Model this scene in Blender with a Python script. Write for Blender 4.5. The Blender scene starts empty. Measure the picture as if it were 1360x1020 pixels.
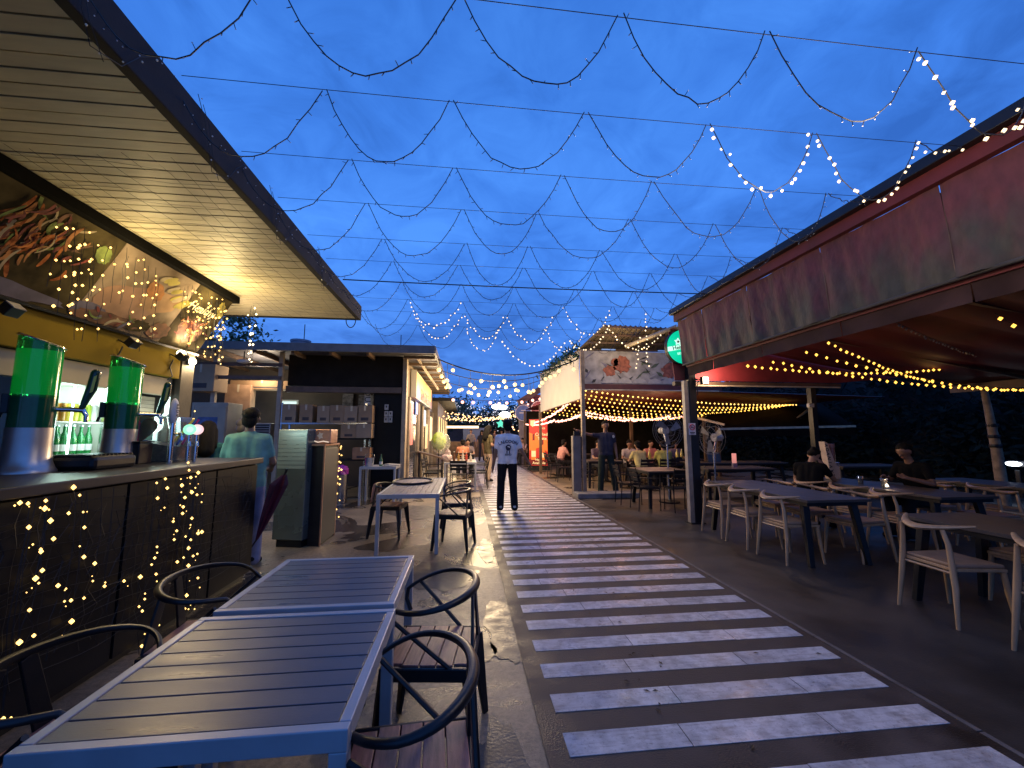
import bpy, bmesh, math, random
import numpy as np
from mathutils import Vector, Matrix, Euler
random.seed(7)
R = math.radians
SC = bpy.context.scene
COL = SC.collection

# ------------------------------------------------------------------ camera
cd = bpy.data.cameras.new('camera')
cd.sensor_width = 36.0
cd.lens = 14.559
cd.clip_start = 0.05
cd.clip_end = 400
cam = bpy.data.objects.new('camera', cd)
COL.objects.link(cam)
cam.location = (0, 0, 1.5)
cam.rotation_euler = (R(90 + 6.843), 0, R(-6.488))
SC.camera = cam

# ------------------------------------------------------------------ sky (blue hour, thin cloud)
W = bpy.data.worlds.new('World')
SC.world = W
W.use_nodes = True
nt = W.node_tree
N, L = nt.nodes, nt.links
N.clear()
def nd(t, **k):
    n = N.new(t)
    for a, b in k.items():
        setattr(n, a, b)
    return n
tc = nd('ShaderNodeTexCoord')
sep = nd('ShaderNodeSeparateXYZ')
L.new(tc.outputs['Generated'], sep.inputs[0])
ramp = nd('ShaderNodeValToRGB')
L.new(sep.outputs['Z'], ramp.inputs[0])
e = ramp.color_ramp.elements
e[0].position = 0.0; e[0].color = (0.054, 0.140, 0.44, 1)
e[1].position = 1.0; e[1].color = (0.020, 0.100, 0.39, 1)
for p, c in ((0.12, (0.045, 0.148, 0.50, 1)), (0.35, (0.036, 0.152, 0.56, 1)), (0.62, (0.029, 0.132, 0.50, 1))):
    q = e.new(p); q.color = c
dv = nd('ShaderNodeMath', operation='ADD'); dv.inputs[1].default_value = 0.22
L.new(sep.outputs['Z'], dv.inputs[0])
sc_ = nd('ShaderNodeVectorMath', operation='DIVIDE')
L.new(tc.outputs['Generated'], sc_.inputs[0]); L.new(dv.outputs[0], sc_.inputs[1])
n1 = nd('ShaderNodeTexNoise'); n1.inputs['Scale'].default_value = 1.35; n1.inputs['Detail'].default_value = 6; n1.inputs['Roughness'].default_value = 0.52; n1.inputs['Distortion'].default_value = 0.6
L.new(sc_.outputs[0], n1.inputs['Vector'])
cr = nd('ShaderNodeValToRGB')
n2 = nd('ShaderNodeTexNoise'); n2.inputs['Scale'].default_value = 4.6; n2.inputs['Detail'].default_value = 9; n2.inputs['Roughness'].default_value = 0.6; n2.inputs['Distortion'].default_value = 1.1
L.new(sc_.outputs[0], n2.inputs['Vector'])
nm = nd('ShaderNodeMix'); nm.inputs['Factor'].default_value = 0.40
L.new(n1.outputs['Fac'], nm.inputs['A']); L.new(n2.outputs['Fac'], nm.inputs['B'])
L.new(nm.outputs['Result'], cr.inputs[0])
ce = cr.color_ramp.elements
ce[0].position = 0.34; ce[0].color = (0.58, 0.62, 0.66, 1)
ce[1].position = 0.66; ce[1].color = (1.52, 1.34, 1.18, 1)
q = ce.new(0.5); q.color = (1.0, 0.98, 0.96, 1)
mul = nd('ShaderNodeMix', data_type='RGBA', blend_type='MULTIPLY')
mul.inputs['Factor'].default_value = 1.0
L.new(ramp.outputs[0], mul.inputs['A']); L.new(cr.outputs[0], mul.inputs['B'])
sky = nd('ShaderNodeTexSky', sky_type='NISHITA', sun_disc=False, sun_elevation=R(-3), sun_rotation=R(200))
mx = nd('ShaderNodeMix', data_type='RGBA')
mx.inputs['Factor'].default_value = 0.96
L.new(sky.outputs[0], mx.inputs['A']); L.new(mul.outputs['Result'], mx.inputs['B'])
bg = nd('ShaderNodeBackground'); bg.inputs['Strength'].default_value = 1.74
out = nd('ShaderNodeOutputWorld')
L.new(mx.outputs['Result'], bg.inputs[0]); L.new(bg.outputs[0], out.inputs[0])

# the sun is below the horizon: no sun lamp, only the lamps that burn in the market
SC.view_settings.view_transform = 'Standard'
SC.view_settings.look = 'None'
SC.view_settings.exposure = 0.0
SC.view_settings.gamma = 1.0
SC.view_settings.use_curve_mapping = False
SC.cycles.use_denoising = True
SC.cycles.max_bounces = 6
SC.cycles.diffuse_bounces = 3
SC.cycles.glossy_bounces = 3
SC.cycles.transmission_bounces = 5
SC.cycles.sample_clamp_indirect = 4.0
SC.cycles.caustics_reflective = False
SC.cycles.caustics_refractive = False

# ------------------------------------------------------------------ helpers
MATS = {}
def mat(name, col, rough=0.6, metal=0.0, var=0.2, scale=6.0, bump=0.0, bscale=60.0, stretch=None, trans=0.0, spec=None, rvar=0.0, col2=None, alpha=1.0):
    """a principled surface with object-space colour variation, roughness variation and fine relief"""
    if name in MATS:
        return MATS[name]
    m = bpy.data.materials.new(name)
    m.use_nodes = True
    t = m.node_tree; nn, ll = t.nodes, t.links
    b = nn['Principled BSDF']
    b.inputs['Roughness'].default_value = rough
    b.inputs['Metallic'].default_value = metal
    if trans: b.inputs['Transmission Weight'].default_value = trans
    if alpha < 1: b.inputs['Alpha'].default_value = alpha
    if spec is not None: b.inputs['Specular IOR Level'].default_value = spec
    co = nn.new('ShaderNodeTexCoord'); mp = nn.new('ShaderNodeMapping')
    ll.new(co.outputs['Object'], mp.inputs[0])
    if stretch: mp.inputs['Scale'].default_value = stretch
    no = nn.new('ShaderNodeTexNoise'); no.inputs['Scale'].default_value = scale; no.inputs['Detail'].default_value = 5
    ll.new(mp.outputs[0], no.inputs['Vector'])
    rp = nn.new('ShaderNodeValToRGB'); ll.new(no.outputs['Fac'], rp.inputs[0])
    el = rp.color_ramp.elements
    lo = [c * (1 - var) for c in col]; hi = [min(1, c * (1 + var)) for c in (col2 or col)]
    el[0].position = 0.32; el[0].color = (*lo, 1); el[1].position = 0.68; el[1].color = (*hi, 1)
    ll.new(rp.outputs[0], b.inputs['Base Color'])
    if rvar:
        mr = nn.new('ShaderNodeMapRange'); ll.new(no.outputs['Fac'], mr.inputs[0])
        mr.inputs[1].default_value = 0.3; mr.inputs[2].default_value = 0.7
        mr.inputs[3].default_value = max(0.03, rough - rvar); mr.inputs[4].default_value = min(1, rough + rvar)
        ll.new(mr.outputs[0], b.inputs['Roughness'])
    if bump:
        n2 = nn.new('ShaderNodeTexNoise'); n2.inputs['Scale'].default_value = bscale; n2.inputs['Detail'].default_value = 4
        ll.new(mp.outputs[0], n2.inputs['Vector'])
        bp = nn.new('ShaderNodeBump'); bp.inputs['Strength'].default_value = bump; bp.inputs['Distance'].default_value = 0.01
        ll.new(n2.outputs['Fac'], bp.inputs['Height']); ll.new(bp.outputs[0], b.inputs['Normal'])
    MATS[name] = m
    return m
def glow(name, col, strength, sampled=False):
    """a surface that gives off light (lamps, lit signs, lit panels, the self-glowing poster print)"""
    if name in MATS:
        return MATS[name]
    m = bpy.data.materials.new(name); m.use_nodes = True
    b = m.node_tree.nodes['Principled BSDF']
    b.inputs['Base Color'].default_value = (*[min(.8, c * .5) for c in col], 1)
    b.inputs['Emission Color'].default_value = (*col, 1)
    b.inputs['Emission Strength'].default_value = strength
    m.cycles.emission_sampling = 'FRONT' if sampled else 'NONE'
    MATS[name] = m
    return m

class MB:
    """collects shapes and links them as ONE mesh object"""
    def __init__(s): s.v = []; s.f = []
    def add(s, vs, fs):
        o = len(s.v); s.v += [tuple(v) for v in vs]; s.f += [tuple(i + o for i in f) for f in fs]; return s
    def box(s, c, d, rot=None):
        hx, hy, hz = d[0] / 2, d[1] / 2, d[2] / 2
        vs = [Vector((x * hx, y * hy, z * hz)) for x in (-1, 1) for y in (-1, 1) for z in (-1, 1)]
        if rot is not None:
            M = rot if isinstance(rot, Matrix) else Euler(rot).to_matrix()
            vs = [M @ v for v in vs]
        return s.add([v + Vector(c) for v in vs], [(0, 1, 3, 2), (4, 6, 7, 5), (0, 4, 5, 1), (2, 3, 7, 6), (0, 2, 6, 4), (1, 5, 7, 3)])
    def bb(s, x0, x1, y0, y1, z0, z1):
        return s.box(((x0 + x1) / 2, (y0 + y1) / 2, (z0 + z1) / 2), (abs(x1 - x0), abs(y1 - y0), abs(z1 - z0)))
    def bar(s, p, q, w, h, up=(0, 0, 1), w2=None, h2=None):
        p, q = Vector(p), Vector(q); d = (q - p).normalized(); u = Vector(up)
        if abs(d.dot(u)) > .98: u = Vector((1, 0, 0))
        a = d.cross(u).normalized(); b = a.cross(d)
        w2 = w if w2 is None else w2; h2 = h if h2 is None else h2
        vs = [p + a * w / 2 * i + b * h / 2 * j for i, j in ((-1, -1), (1, -1), (1, 1), (-1, 1))] + [q + a * w2 / 2 * i + b * h2 / 2 * j for i, j in ((-1, -1), (1, -1), (1, 1), (-1, 1))]
        return s.add(vs, [(0, 3, 2, 1), (4, 5, 6, 7), (0, 1, 5, 4), (1, 2, 6, 5), (2, 3, 7, 6), (3, 0, 4, 7)])
    def tube(s, pts, r, n=8, flat=1.0, caps=True):
        pts = [Vector(p) for p in pts]; k = len(pts)
        rs = r if isinstance(r, (list, tuple)) else [r] * k
        vs = []; prev = None
        for i, p in enumerate(pts):
            d = (pts[min(i + 1, k - 1)] - pts[max(i - 1, 0)]).normalized()
            if prev is None:
                u = Vector((0, 0, 1)) if abs(d.z) < .95 else Vector((1, 0, 0))
            else:
                u = prev
            a = d.cross(u).normalized(); b = a.cross(d).normalized(); prev = b
            for j in range(n):
                t = 2 * math.pi * j / n
                vs.append(p + (a * math.cos(t) + b * math.sin(t) * flat) * rs[i])
        fs = [(i * n + j, i * n + (j + 1) % n, (i + 1) * n + (j + 1) % n, (i + 1) * n + j) for i in range(k - 1) for j in range(n)]
        if caps:
            fs += [tuple(range(n))[::-1], tuple(range((k - 1) * n, k * n))]
        return s.add(vs, fs)
    def lathe(s, prof, c=(0, 0, 0), n=20, cap=True, M=None):
        vs = []
        for r, z in prof:
            for j in range(n):
                t = 2 * math.pi * j / n
                v = Vector((r * math.cos(t), r * math.sin(t), z))
                if M is not None: v = M @ v
                vs.append(v + Vector(c))
        k = len(prof)
        fs = [(i * n + j, i * n + (j + 1) % n, (i + 1) * n + (j + 1) % n, (i + 1) * n + j) for i in range(k - 1) for j in range(n)]
        if cap: fs += [tuple(range(n))[::-1], tuple(range((k - 1) * n, k * n))]
        return s.add(vs, fs)
    def ball(s, c, r, n=10, m=6, M=None):
        rr = r if isinstance(r, (tuple, list)) else (r, r, r)
        vs = []; fs = []
        for i in range(1, m):
            p = math.pi * i / m
            for j in range(n):
                t = 2 * math.pi * j / n
                vs.append(Vector((rr[0] * math.sin(p) * math.cos(t), rr[1] * math.sin(p) * math.sin(t), rr[2] * math.cos(p))))
        vs += [Vector((0, 0, rr[2])), Vector((0, 0, -rr[2]))]
        if M is not None: vs = [M @ v for v in vs]
        vs = [v + Vector(c) for v in vs]
        top = (m - 1) * n; bot = top + 1
        for i in range(m - 2):
            for j in range(n):
                fs.append((i * n + j, (i + 1) * n + j, (i + 1) * n + (j + 1) % n, i * n + (j + 1) % n))
        for j in range(n):
            fs.append((top, j, (j + 1) % n)); fs.append((bot, (m - 2) * n + (j + 1) % n, (m - 2) * n + j))
        return s.add(vs, fs)
    def dot(s, c, r):
        """an eight-sided bulb"""
        x, y, z = c
        return s.add([(x + r, y, z), (x - r, y, z), (x, y + r, z), (x, y - r, z), (x, y, z + r), (x, y, z - r)],
                     [(4, 0, 2), (4, 2, 1), (4, 1, 3), (4, 3, 0), (5, 2, 0), (5, 1, 2), (5, 3, 1), (5, 0, 3)])
    def prism(s, pts, d):
        n = len(pts); d = Vector(d)
        vs = [Vector(p) for p in pts] + [Vector(p) + d for p in pts]
        return s.add(vs, [tuple(range(n))[::-1], tuple(range(n, 2 * n))] + [(i, (i + 1) % n, n + (i + 1) % n, n + i) for i in range(n)])
    def quad(s, a, b, c, d): return s.add([a, b, c, d], [(0, 1, 2, 3)])
    def build(s, name, m, parent=None, smooth=False, bevel=0.0, world=False, fix=True):
        me = bpy.data.meshes.new(name)
        vs = s.v
        if parent is not None and world:
            l = parent.location; vs = [(x - l.x, y - l.y, z - l.z) for x, y, z in vs]
        me.from_pydata(vs, [], s.f); me.materials.append(m)
        if fix:
            b = bmesh.new(); b.from_mesh(me); bmesh.ops.recalc_face_normals(b, faces=b.faces); b.to_mesh(me); b.free()
        o = bpy.data.objects.new(name, me); COL.objects.link(o)
        if parent is not None: o.parent = parent
        if smooth:
            me.polygons.foreach_set('use_smooth', [True] * len(me.polygons))
            try: me.set_sharp_from_angle(angle=R(48))
            except Exception: pass
        if bevel:
            bv = o.modifiers.new('bevel', 'BEVEL'); bv.width = bevel; bv.segments = 2; bv.limit_method = 'ANGLE'
        return o
def tag(o, label=None, cat=None, group=None, kind=None):
    if label: o['label'] = label
    if cat: o['category'] = cat
    if group: o['group'] = group
    if kind: o['kind'] = kind
    return o
def thing(name, label, cat, loc=(0, 0, 0), rz=0.0, group=None):
    o = bpy.data.objects.new(name, None); COL.objects.link(o)
    o.location = loc; o.rotation_euler = (0, 0, rz)
    o.empty_display_size = 0.1
    return tag(o, label, cat, group)
def kids(o): return [c for c in bpy.data.objects if c.parent == o]
def copy_tree(o, parent=None, cache=None):
    c = o.copy(); COL.objects.link(c)
    c.parent = parent
    for ch in TREE(o): copy_tree(ch, c)
    return c
def TREE(o): return list(o.children)
def place(proto, used, loc, rz, label, group=None):
    """the first call moves the prototype itself, later calls copy it with its parts"""
    o = proto if not used else copy_tree(proto)
    used.append(1)
    o.location = loc; o.rotation_euler = (0, 0, rz); o['label'] = label
    if group: o['group'] = group
    return o
def lamp(name, loc, watts, col, radius=0.06, parent=None, kind='POINT', aim=None, angle=80, blend=.6):
    d = bpy.data.lights.new(name, kind); d.energy = watts; d.color = col; d.shadow_soft_size = radius
    if kind == 'SPOT': d.spot_size = R(angle); d.spot_blend = blend
    o = bpy.data.objects.new(name, d); COL.objects.link(o); o.location = loc
    if aim is not None: o.rotation_euler = (Vector(aim) - Vector(loc)).to_track_quat('-Z', 'Y').to_euler()
    if parent is not None:
        o.location = Vector(loc) - parent.location; o.parent = parent
    return o
def lettering(s, size, m, parent, loc, rot, name='lettering', bold=0.0, shear=0.0, align='CENTER', ext=0.0015, arc=None, space=1.0):
    """flat print: words as a thin mesh"""
    cu = bpy.data.curves.new(name, 'FONT'); cu.body = s; cu.size = size; cu.align_x = align; cu.align_y = 'CENTER'
    cu.extrude = ext; cu.offset = bold; cu.shear = shear; cu.resolution_u = 2; cu.space_character = space
    t = bpy.data.objects.new('tmp_text', cu); COL.objects.link(t)
    dg = bpy.context.evaluated_depsgraph_get(); dg.update()
    me = bpy.data.meshes.new_from_object(t.evaluated_get(dg)); me.name = name
    bpy.data.objects.remove(t)
    me.materials.clear(); me.materials.append(m)
    if arc:
        for v in me.vertices:
            x, y, z = v.co; a = x / arc
            v.co = (math.sin(a) * (arc + y), math.cos(a) * (arc + y) - arc, z)
    o = bpy.data.objects.new(name, me); COL.objects.link(o)
    o.rotation_euler = rot
    o.location = Vector(loc) - (parent.location if parent is not None else Vector())
    if parent is not None: o.parent = parent
    return o
def sag(p, q, drop, n=14):
    p, q = Vector(p), Vector(q)
    return [p.lerp(q, i / n) - Vector((0, 0, drop * 4 * (i / n) * (1 - i / n))) for i in range(n + 1)]
def along(pts, step, start=0.0):
    """points every step metres along a polyline"""
    res = []; d = start
    acc = 0.0
    for a, b in zip(pts, pts[1:]):
        a, b = Vector(a), Vector(b); l = (b - a).length
        while d <= acc + l and l > 0:
            res.append(a.lerp(b, (d - acc) / l)); d += step
        acc += l
    return res
def leaves(n, fn, size, seed=1):
    """many small leaf faces: fn() gives a point in the crown"""
    rnd = random.Random(seed); mb = MB()
    for _ in range(n):
        c = Vector(fn(rnd)); a = Vector((rnd.uniform(-1, 1), rnd.uniform(-1, 1), rnd.uniform(-1, 1))).normalized()
        b = a.orthogonal().normalized(); k = size * rnd.uniform(.6, 1.4)
        mb.add([c - a * k, c + b * k * .42, c + a * k, c - b * k * .42], [(0, 1, 2, 3)])
    return mb

# ------------------------------------------------------------------ materials
M_DARK = mat('charcoal_paint', (.012, .0125, .015), .5, 0, .3, 5, .15, 90, spec=.2)
M_BLACK = mat('black_metal', (.012, .012, .014), .38, .3, .2, 8, .05, 120)
M_NAVY = mat('dark_blue_fascia', (.009, .009, .014), .85, 0, .25, 4, .1, 50)
M_CREAM = mat('cream_soffit', (.56, .50, .36), .5, 0, .12, 3.0, .08, 30, stretch=(1, 6, 1))
M_GREYMETAL = mat('grey_powdercoat', (.36, .37, .40), .38, .2, .1, 6, .03, 150)
M_SLAT = mat('grey_composite_slat', (.078, .082, .105), .34, 0, .12, 2.0, .08, 60, stretch=(1, 10, 10), rvar=.07)
M_SLATW = mat('worn_timber_slat', (.30, .25, .20), .5, 0, .25, 4, .15, 60, stretch=(14, 1, 14))
M_SEATWOOD = mat('red_brown_timber', (.27, .11, .085), .42, 0, .3, 6, .15, 60, stretch=(14, 2, 14))
M_PALEWOOD = mat('pale_ash_wood', (.42, .27, .155), .42, 0, .16, 4, .06, 50, stretch=(6, 6, 1))
M_PALESEAT = mat('pale_seat_pad', (.31, .20, .135), .55, 0, .14, 5, .08, 90)
M_TABLE = mat('dark_table_top', (.070, .056, .052), .42, 0, .15, 3, .05, 70, rvar=.05, spec=.3)
M_CARD = mat('cardboard', (.30, .185, .095), .8, 0, .15, 3, .08, 40)
M_CARD2 = mat('pale_cardboard', (.33, .22, .125), .8, 0, .12, 3, .08, 40)
M_CARDD = mat('dark_box_print', (.06, .045, .04), .8)
M_TAPE = mat('packing_tape', (.50, .40, .26), .3)
M_WHITE = mat('white_paint', (.72, .71, .69), .5, 0, .1, 4, .05, 40)
M_OFFW = mat('off_white_panel', (.55, .52, .46), .55, 0, .12, 3)
M_STEEL = mat('brushed_steel', (.55, .55, .57), .25, 1.0, .1, 20, .02, 200)
M_CHROME = mat('chrome', (.75, .76, .78), .12, 1.0, .05)
M_RED = mat('red_cloth', (.26, .028, .035), .7, 0, .3, 2.5, .15, 30)
M_CEIL = mat('red_tarpaulin', (.10, .010, .010), .6, 0, .3, 1.5, .1, 12)
M_VAL = None
M_BROWN = mat('brown_timber', (.11, .065, .04), .6, 0, .3, 5, .15, 40)
M_TAN = mat('tan_post', (.34, .27, .19), .55, 0, .2, 5)
M_YEL = mat('mustard_band', (.17, .115, .012), .8, 0, .12, 2.0, .05, 40, spec=.08)
M_CABLE = mat('black_cable', (.012, .013, .016), .6)
M_GREEN = mat('leaf_green', (.045, .085, .03), .55, 0, .5, 9)
M_LEAFD = mat('dark_leaf', (.022, .042, .030), .6, 0, .5, 5)
M_BARK = mat('bark', (.10, .075, .055), .85, 0, .4, 10, .5, 30)
M_SKIN = mat('skin', (.33, .185, .125), .5, 0, .08, 6)
M_SKIN2 = mat('brown_skin', (.22, .115, .075), .5, 0, .08, 6)
M_HAIR = mat('black_hair', (.007, .006, .006), .75, 0, .4, 40, .5, 120, stretch=(1, 1, .2), spec=.15)
M_INK = mat('black_ink', (.012, .012, .016), .6)
M_WARM = glow('warm_bulb', (1.0, .60, .17), 3.4)
M_WARMB = glow('big_warm_bulb', (1.0, .66, .27), 1.9)
M_PINKB = glow('pink_bulb', (1.0, .42, .30), 4.0)
M_AMBER = glow('amber_bulb', (1.0, .48, .07), 3.2)
M_WHITEB = glow('cool_white_bulb', (1.0, .76, .46), 2.2)
M_UNLIT = mat('unlit_bulb', (.75, .78, .8), .15)
WARM = (1.0, .72, .38); AMB = (1.0, .55, .2); PINK = (1.0, .5, .38); YELL = (1.0, .76, .36)

def concrete():
    """one wet concrete yard: stained, patched, damp in places"""
    m = bpy.data.materials.new('stained_concrete'); m.use_nodes = True
    t = m.node_tree; nn, ll = t.nodes, t.links; b = nn['Principled BSDF']
    co = nn.new('ShaderNodeTexCoord')
    def noise(s, d=6, r=.55, dist=0.):
        n = nn.new('ShaderNodeTexNoise'); n.inputs['Scale'].default_value = s; n.inputs['Detail'].default_value = d; n.inputs['Roughness'].default_value = r; n.inputs['Distortion'].default_value = dist
        ll.new(co.outputs['Object'], n.inputs['Vector']); return n
    def rampn(src, stops):
        r = nn.new('ShaderNodeValToRGB'); ll.new(src, r.inputs[0]); e = r.color_ramp.elements
        e[0].position, e[0].color = stops[0][0], (*stops[0][1], 1); e[1].position, e[1].color = stops[-1][0], (*stops[-1][1], 1)
        for p, c in stops[1:-1]:
            q = e.new(p); q.color = (*c, 1)
        return r
    base = rampn(noise(1.1, 8, .62, .4).outputs['Fac'], [(.3, (.12, .095, .07)), (.5, (.24, .185, .125)), (.72, (.38, .29, .19))])
    fine = rampn(noise(26, 6, .7).outputs['Fac'], [(.34, (.45, .45, .45)), (.62, (1.2, 1.2, 1.2))])
    mu = nn.new('ShaderNodeMix'); mu.data_type = 'RGBA'; mu.blend_type = 'MULTIPLY'; mu.inputs['Factor'].default_value = .8
    ll.new(base.outputs[0], mu.inputs['A']); ll.new(fine.outputs[0], mu.inputs['B'])
    wet = rampn(noise(.85, 5, .5, .8).outputs['Fac'], [(.515, (0, 0, 0)), (.55, (1, 1, 1))])
    dk = nn.new('ShaderNodeMix'); dk.data_type = 'RGBA'; dk.blend_type = 'MULTIPLY'; ll.new(wet.outputs[0], dk.inputs['Factor'])
    ll.new(mu.outputs['Result'], dk.inputs['A']); dk.inputs['B'].default_value = (.30, .29, .29, 1)
    ll.new(dk.outputs['Result'], b.inputs['Base Color'])
    rr = nn.new('ShaderNodeMapRange'); ll.new(wet.outputs[0], rr.inputs[0]); rr.inputs[3].default_value = .44; rr.inputs[4].default_value = .20
    ll.new(rr.outputs[0], b.inputs['Roughness'])
    bn = noise(85, 5, .7); bp = nn.new('ShaderNodeBump'); bp.inputs['Strength'].default_value = .55; bp.inputs['Distance'].default_value = .006
    ll.new(bn.outputs['Fac'], bp.inputs['Height']); ll.new(bp.outputs[0], b.inputs['Normal'])
    return m
M_GROUND = concrete()
M_ASPH = mat('dark_asphalt', (.026, .023, .022), .48, 0, .45, 1.6, .22, 70, rvar=.14, col2=(.040, .033, .028))
M_BED = mat('walkway_bed', (.036, .028, .024), .52, 0, .55, 3.4, .35, 110, rvar=.20, spec=.35, col2=(.055, .040, .033))
def worn_tile():
    m = bpy.data.materials.new('worn_white_tile'); m.use_nodes = True
    t = m.node_tree; nn, ll = t.nodes, t.links; b = nn['Principled BSDF']; co = nn.new('ShaderNodeTexCoord')
    def ns(s, d, st=(1, 1, 1), dist=0.):
        mp = nn.new('ShaderNodeMapping'); mp.inputs['Scale'].default_value = st; ll.new(co.outputs['Object'], mp.inputs[0])
        n = nn.new('ShaderNodeTexNoise'); n.inputs['Scale'].default_value = s; n.inputs['Detail'].default_value = d; n.inputs['Roughness'].default_value = .65; n.inputs['Distortion'].default_value = dist; ll.new(mp.outputs[0], n.inputs['Vector']); return n.outputs['Fac']
    def rp(src, a, ca, b_, cb):
        r = nn.new('ShaderNodeValToRGB'); ll.new(src, r.inputs[0]); e = r.color_ramp.elements; e[0].position = a; e[0].color = (*ca, 1); e[1].position = b_; e[1].color = (*cb, 1); return r.outputs[0]
    def mulc(a, b_, f):
        x = nn.new('ShaderNodeMix'); x.data_type = 'RGBA'; x.blend_type = 'MULTIPLY'; x.inputs['Factor'].default_value = f; ll.new(a, x.inputs['A']); ll.new(b_, x.inputs['B']); return x.outputs['Result']
    base = rp(ns(2.4, 8, dist=1.2), .35, (.50, .48, .50), .62, (.74, .71, .70))
    c = mulc(base, rp(ns(11, 8), .36, (.55, .53, .52), .56, (1, 1, 1)), .8)
    c = mulc(c, rp(ns(5, 6, (1, 9, 1)), .34, (.62, .58, .55), .50, (1, 1, 1)), .7)
    c = mulc(c, rp(ns(60, 3), .30, (.45, .42, .40), .42, (1, 1, 1)), .7)
    oi = nn.new('ShaderNodeObjectInfo'); mr = nn.new('ShaderNodeMapRange'); ll.new(oi.outputs['Random'], mr.inputs[0]); mr.inputs[3].default_value = .82; mr.inputs[4].default_value = 1.0
    c = mulc(c, mr.outputs[0], 1.0)
    ll.new(c, b.inputs['Base Color'])
    r = nn.new('ShaderNodeMapRange'); ll.new(ns(3.5, 6), r.inputs[0]); r.inputs[1].default_value = .35; r.inputs[2].default_value = .65; r.inputs[3].default_value = .20; r.inputs[4].default_value = .55; ll.new(r.outputs[0], b.inputs['Roughness'])
    bp = nn.new('ShaderNodeBump'); bp.inputs['Strength'].default_value = .25; bp.inputs['Distance'].default_value = .004; ll.new(ns(30, 5), bp.inputs['Height']); ll.new(bp.outputs[0], b.inputs['Normal'])
    return m
M_TILE = worn_tile()

# ------------------------------------------------------------------ ground, walkway
g = MB()
g.quad((-60, -20, 0), (60, -20, 0), (60, 140, 0), (-60, 140, 0))
GR = tag(g.build('ground', M_GROUND, fix=False), kind='structure')
M_PUD = mat('damp_patch', (.040, .034, .031), .40, 0, .4, 9, .18, 60, rvar=.12)
for cx, cy, rx, ry, sd_ in ((.34, 3.45, .17, .46, 1), (.16, 1.75, .15, .62, 2), (-.02, 3.15, .22, .38, 3), (-.25, 4.7, .35, .5, 4), (.30, 5.6, .10, .5, 5), (-.9, 8.4, .5, .7, 6), (.2, 7.6, .18, .5, 7)):
    r_ = random.Random(sd_); ph_ = [r_.uniform(0, 6.28) for _ in range(4)]
    pts = [(cx + rx * math.cos(a) * (1 + .16 * math.sin(3 * a + ph_[0]) + .10 * math.sin(7 * a + ph_[1])), cy + ry * math.sin(a) * (1 + .16 * math.sin(2 * a + ph_[2]) + .08 * math.sin(9 * a + ph_[3])), .0035) for a in np.linspace(0, 2 * math.pi, 97)[:-1]]
    pts = [(x + r_.uniform(-.006, .006), y + r_.uniform(-.012, .012), z) for x, y, z in pts]
    pm = MB(); pm.add(pts, [tuple(range(96))]); pm.build('damp_patch', M_PUD, GR, fix=False)
ra = MB(); ra.quad((2.62, -6, .004), (14, -6, .004), (14, 9.4, .004), (2.62, 9.4, .004))
tag(ra.build('dining_ground', M_ASPH, fix=False), 'dark worn asphalt under the dining tables', kind='structure')
wb = MB(); wb.quad((.40, -4, .008), (2.62, -4, .008), (2.62, 46, .008), (.40, 46, .008))
walk = tag(wb.build('walkway', M_BED, fix=False), kind='structure')
ke = MB()
for y in range(-3, 20):
    ke.bb(2.59, 2.62, y + .004, y + .994, .0, .0100 + .0008 * (y % 3))
ke.build('edge_strip', mat('edge_concrete', (.13, .11, .10), .6, 0, .3, 6, .4, 40), walk)
rnd = random.Random(3)
far = MB()
tilemesh = {}
for k in range(-2, 140):
    y0 = 2.07 + .315 * k - .315 * 2
    cuts = [.505, 2.525]
    if y0 < 13:
        c = .505 + rnd.uniform(.25, .75); cuts = [.505, c] + ([c + .78] if c + .78 < 2.4 else []) + ([c + 1.0 + rnd.uniform(.0, .3)] if c + .78 >= 2.4 and c + 1.0 < 2.3 else []) + [2.525]
        cuts = sorted(set(cuts))
    if y0 > 24:
        far.bb(cuts[0], cuts[1], y0, y0 + .155, .006, .0105); continue
    for a, b in zip(cuts, cuts[1:]):
        t = MB(); dz = rnd.uniform(0, .003); j = rnd.uniform(-.003, .003)
        t.bb(a + .0025, b - .0025, y0 + j, y0 + .155 + j, .004, .0098 + dz * .3)
        t.build('tile', M_TILE, walk)
tag(far.build('far_tiles', M_TILE, walk), kind='stuff')
lit = MB(); rl = random.Random(19)
for _ in range(70):
    c = Vector((rl.choice((rl.uniform(-.25, 2.6), rl.uniform(1.0, 1.5))), rl.uniform(1.9, 7.5), .0135)); a_ = rl.uniform(0, 6.28); k_ = rl.uniform(.008, .022)
    d = Vector((math.cos(a_), math.sin(a_), 0)); e_ = Vector((-d.y, d.x, 0))
    lit.add([c - d * k_, c + e_ * k_ * .4 + Vector((0, 0, .004)), c + d * k_, c - e_ * k_ * .4 + Vector((0, 0, .003))], [(0, 1, 2, 3)])
tag(lit.build('leaf_litter', mat('dry_leaf', (.07, .045, .02), .8, 0, .5, 20), fix=False), 'small dry leaves scattered over the walkway tiles', kind='stuff')

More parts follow.
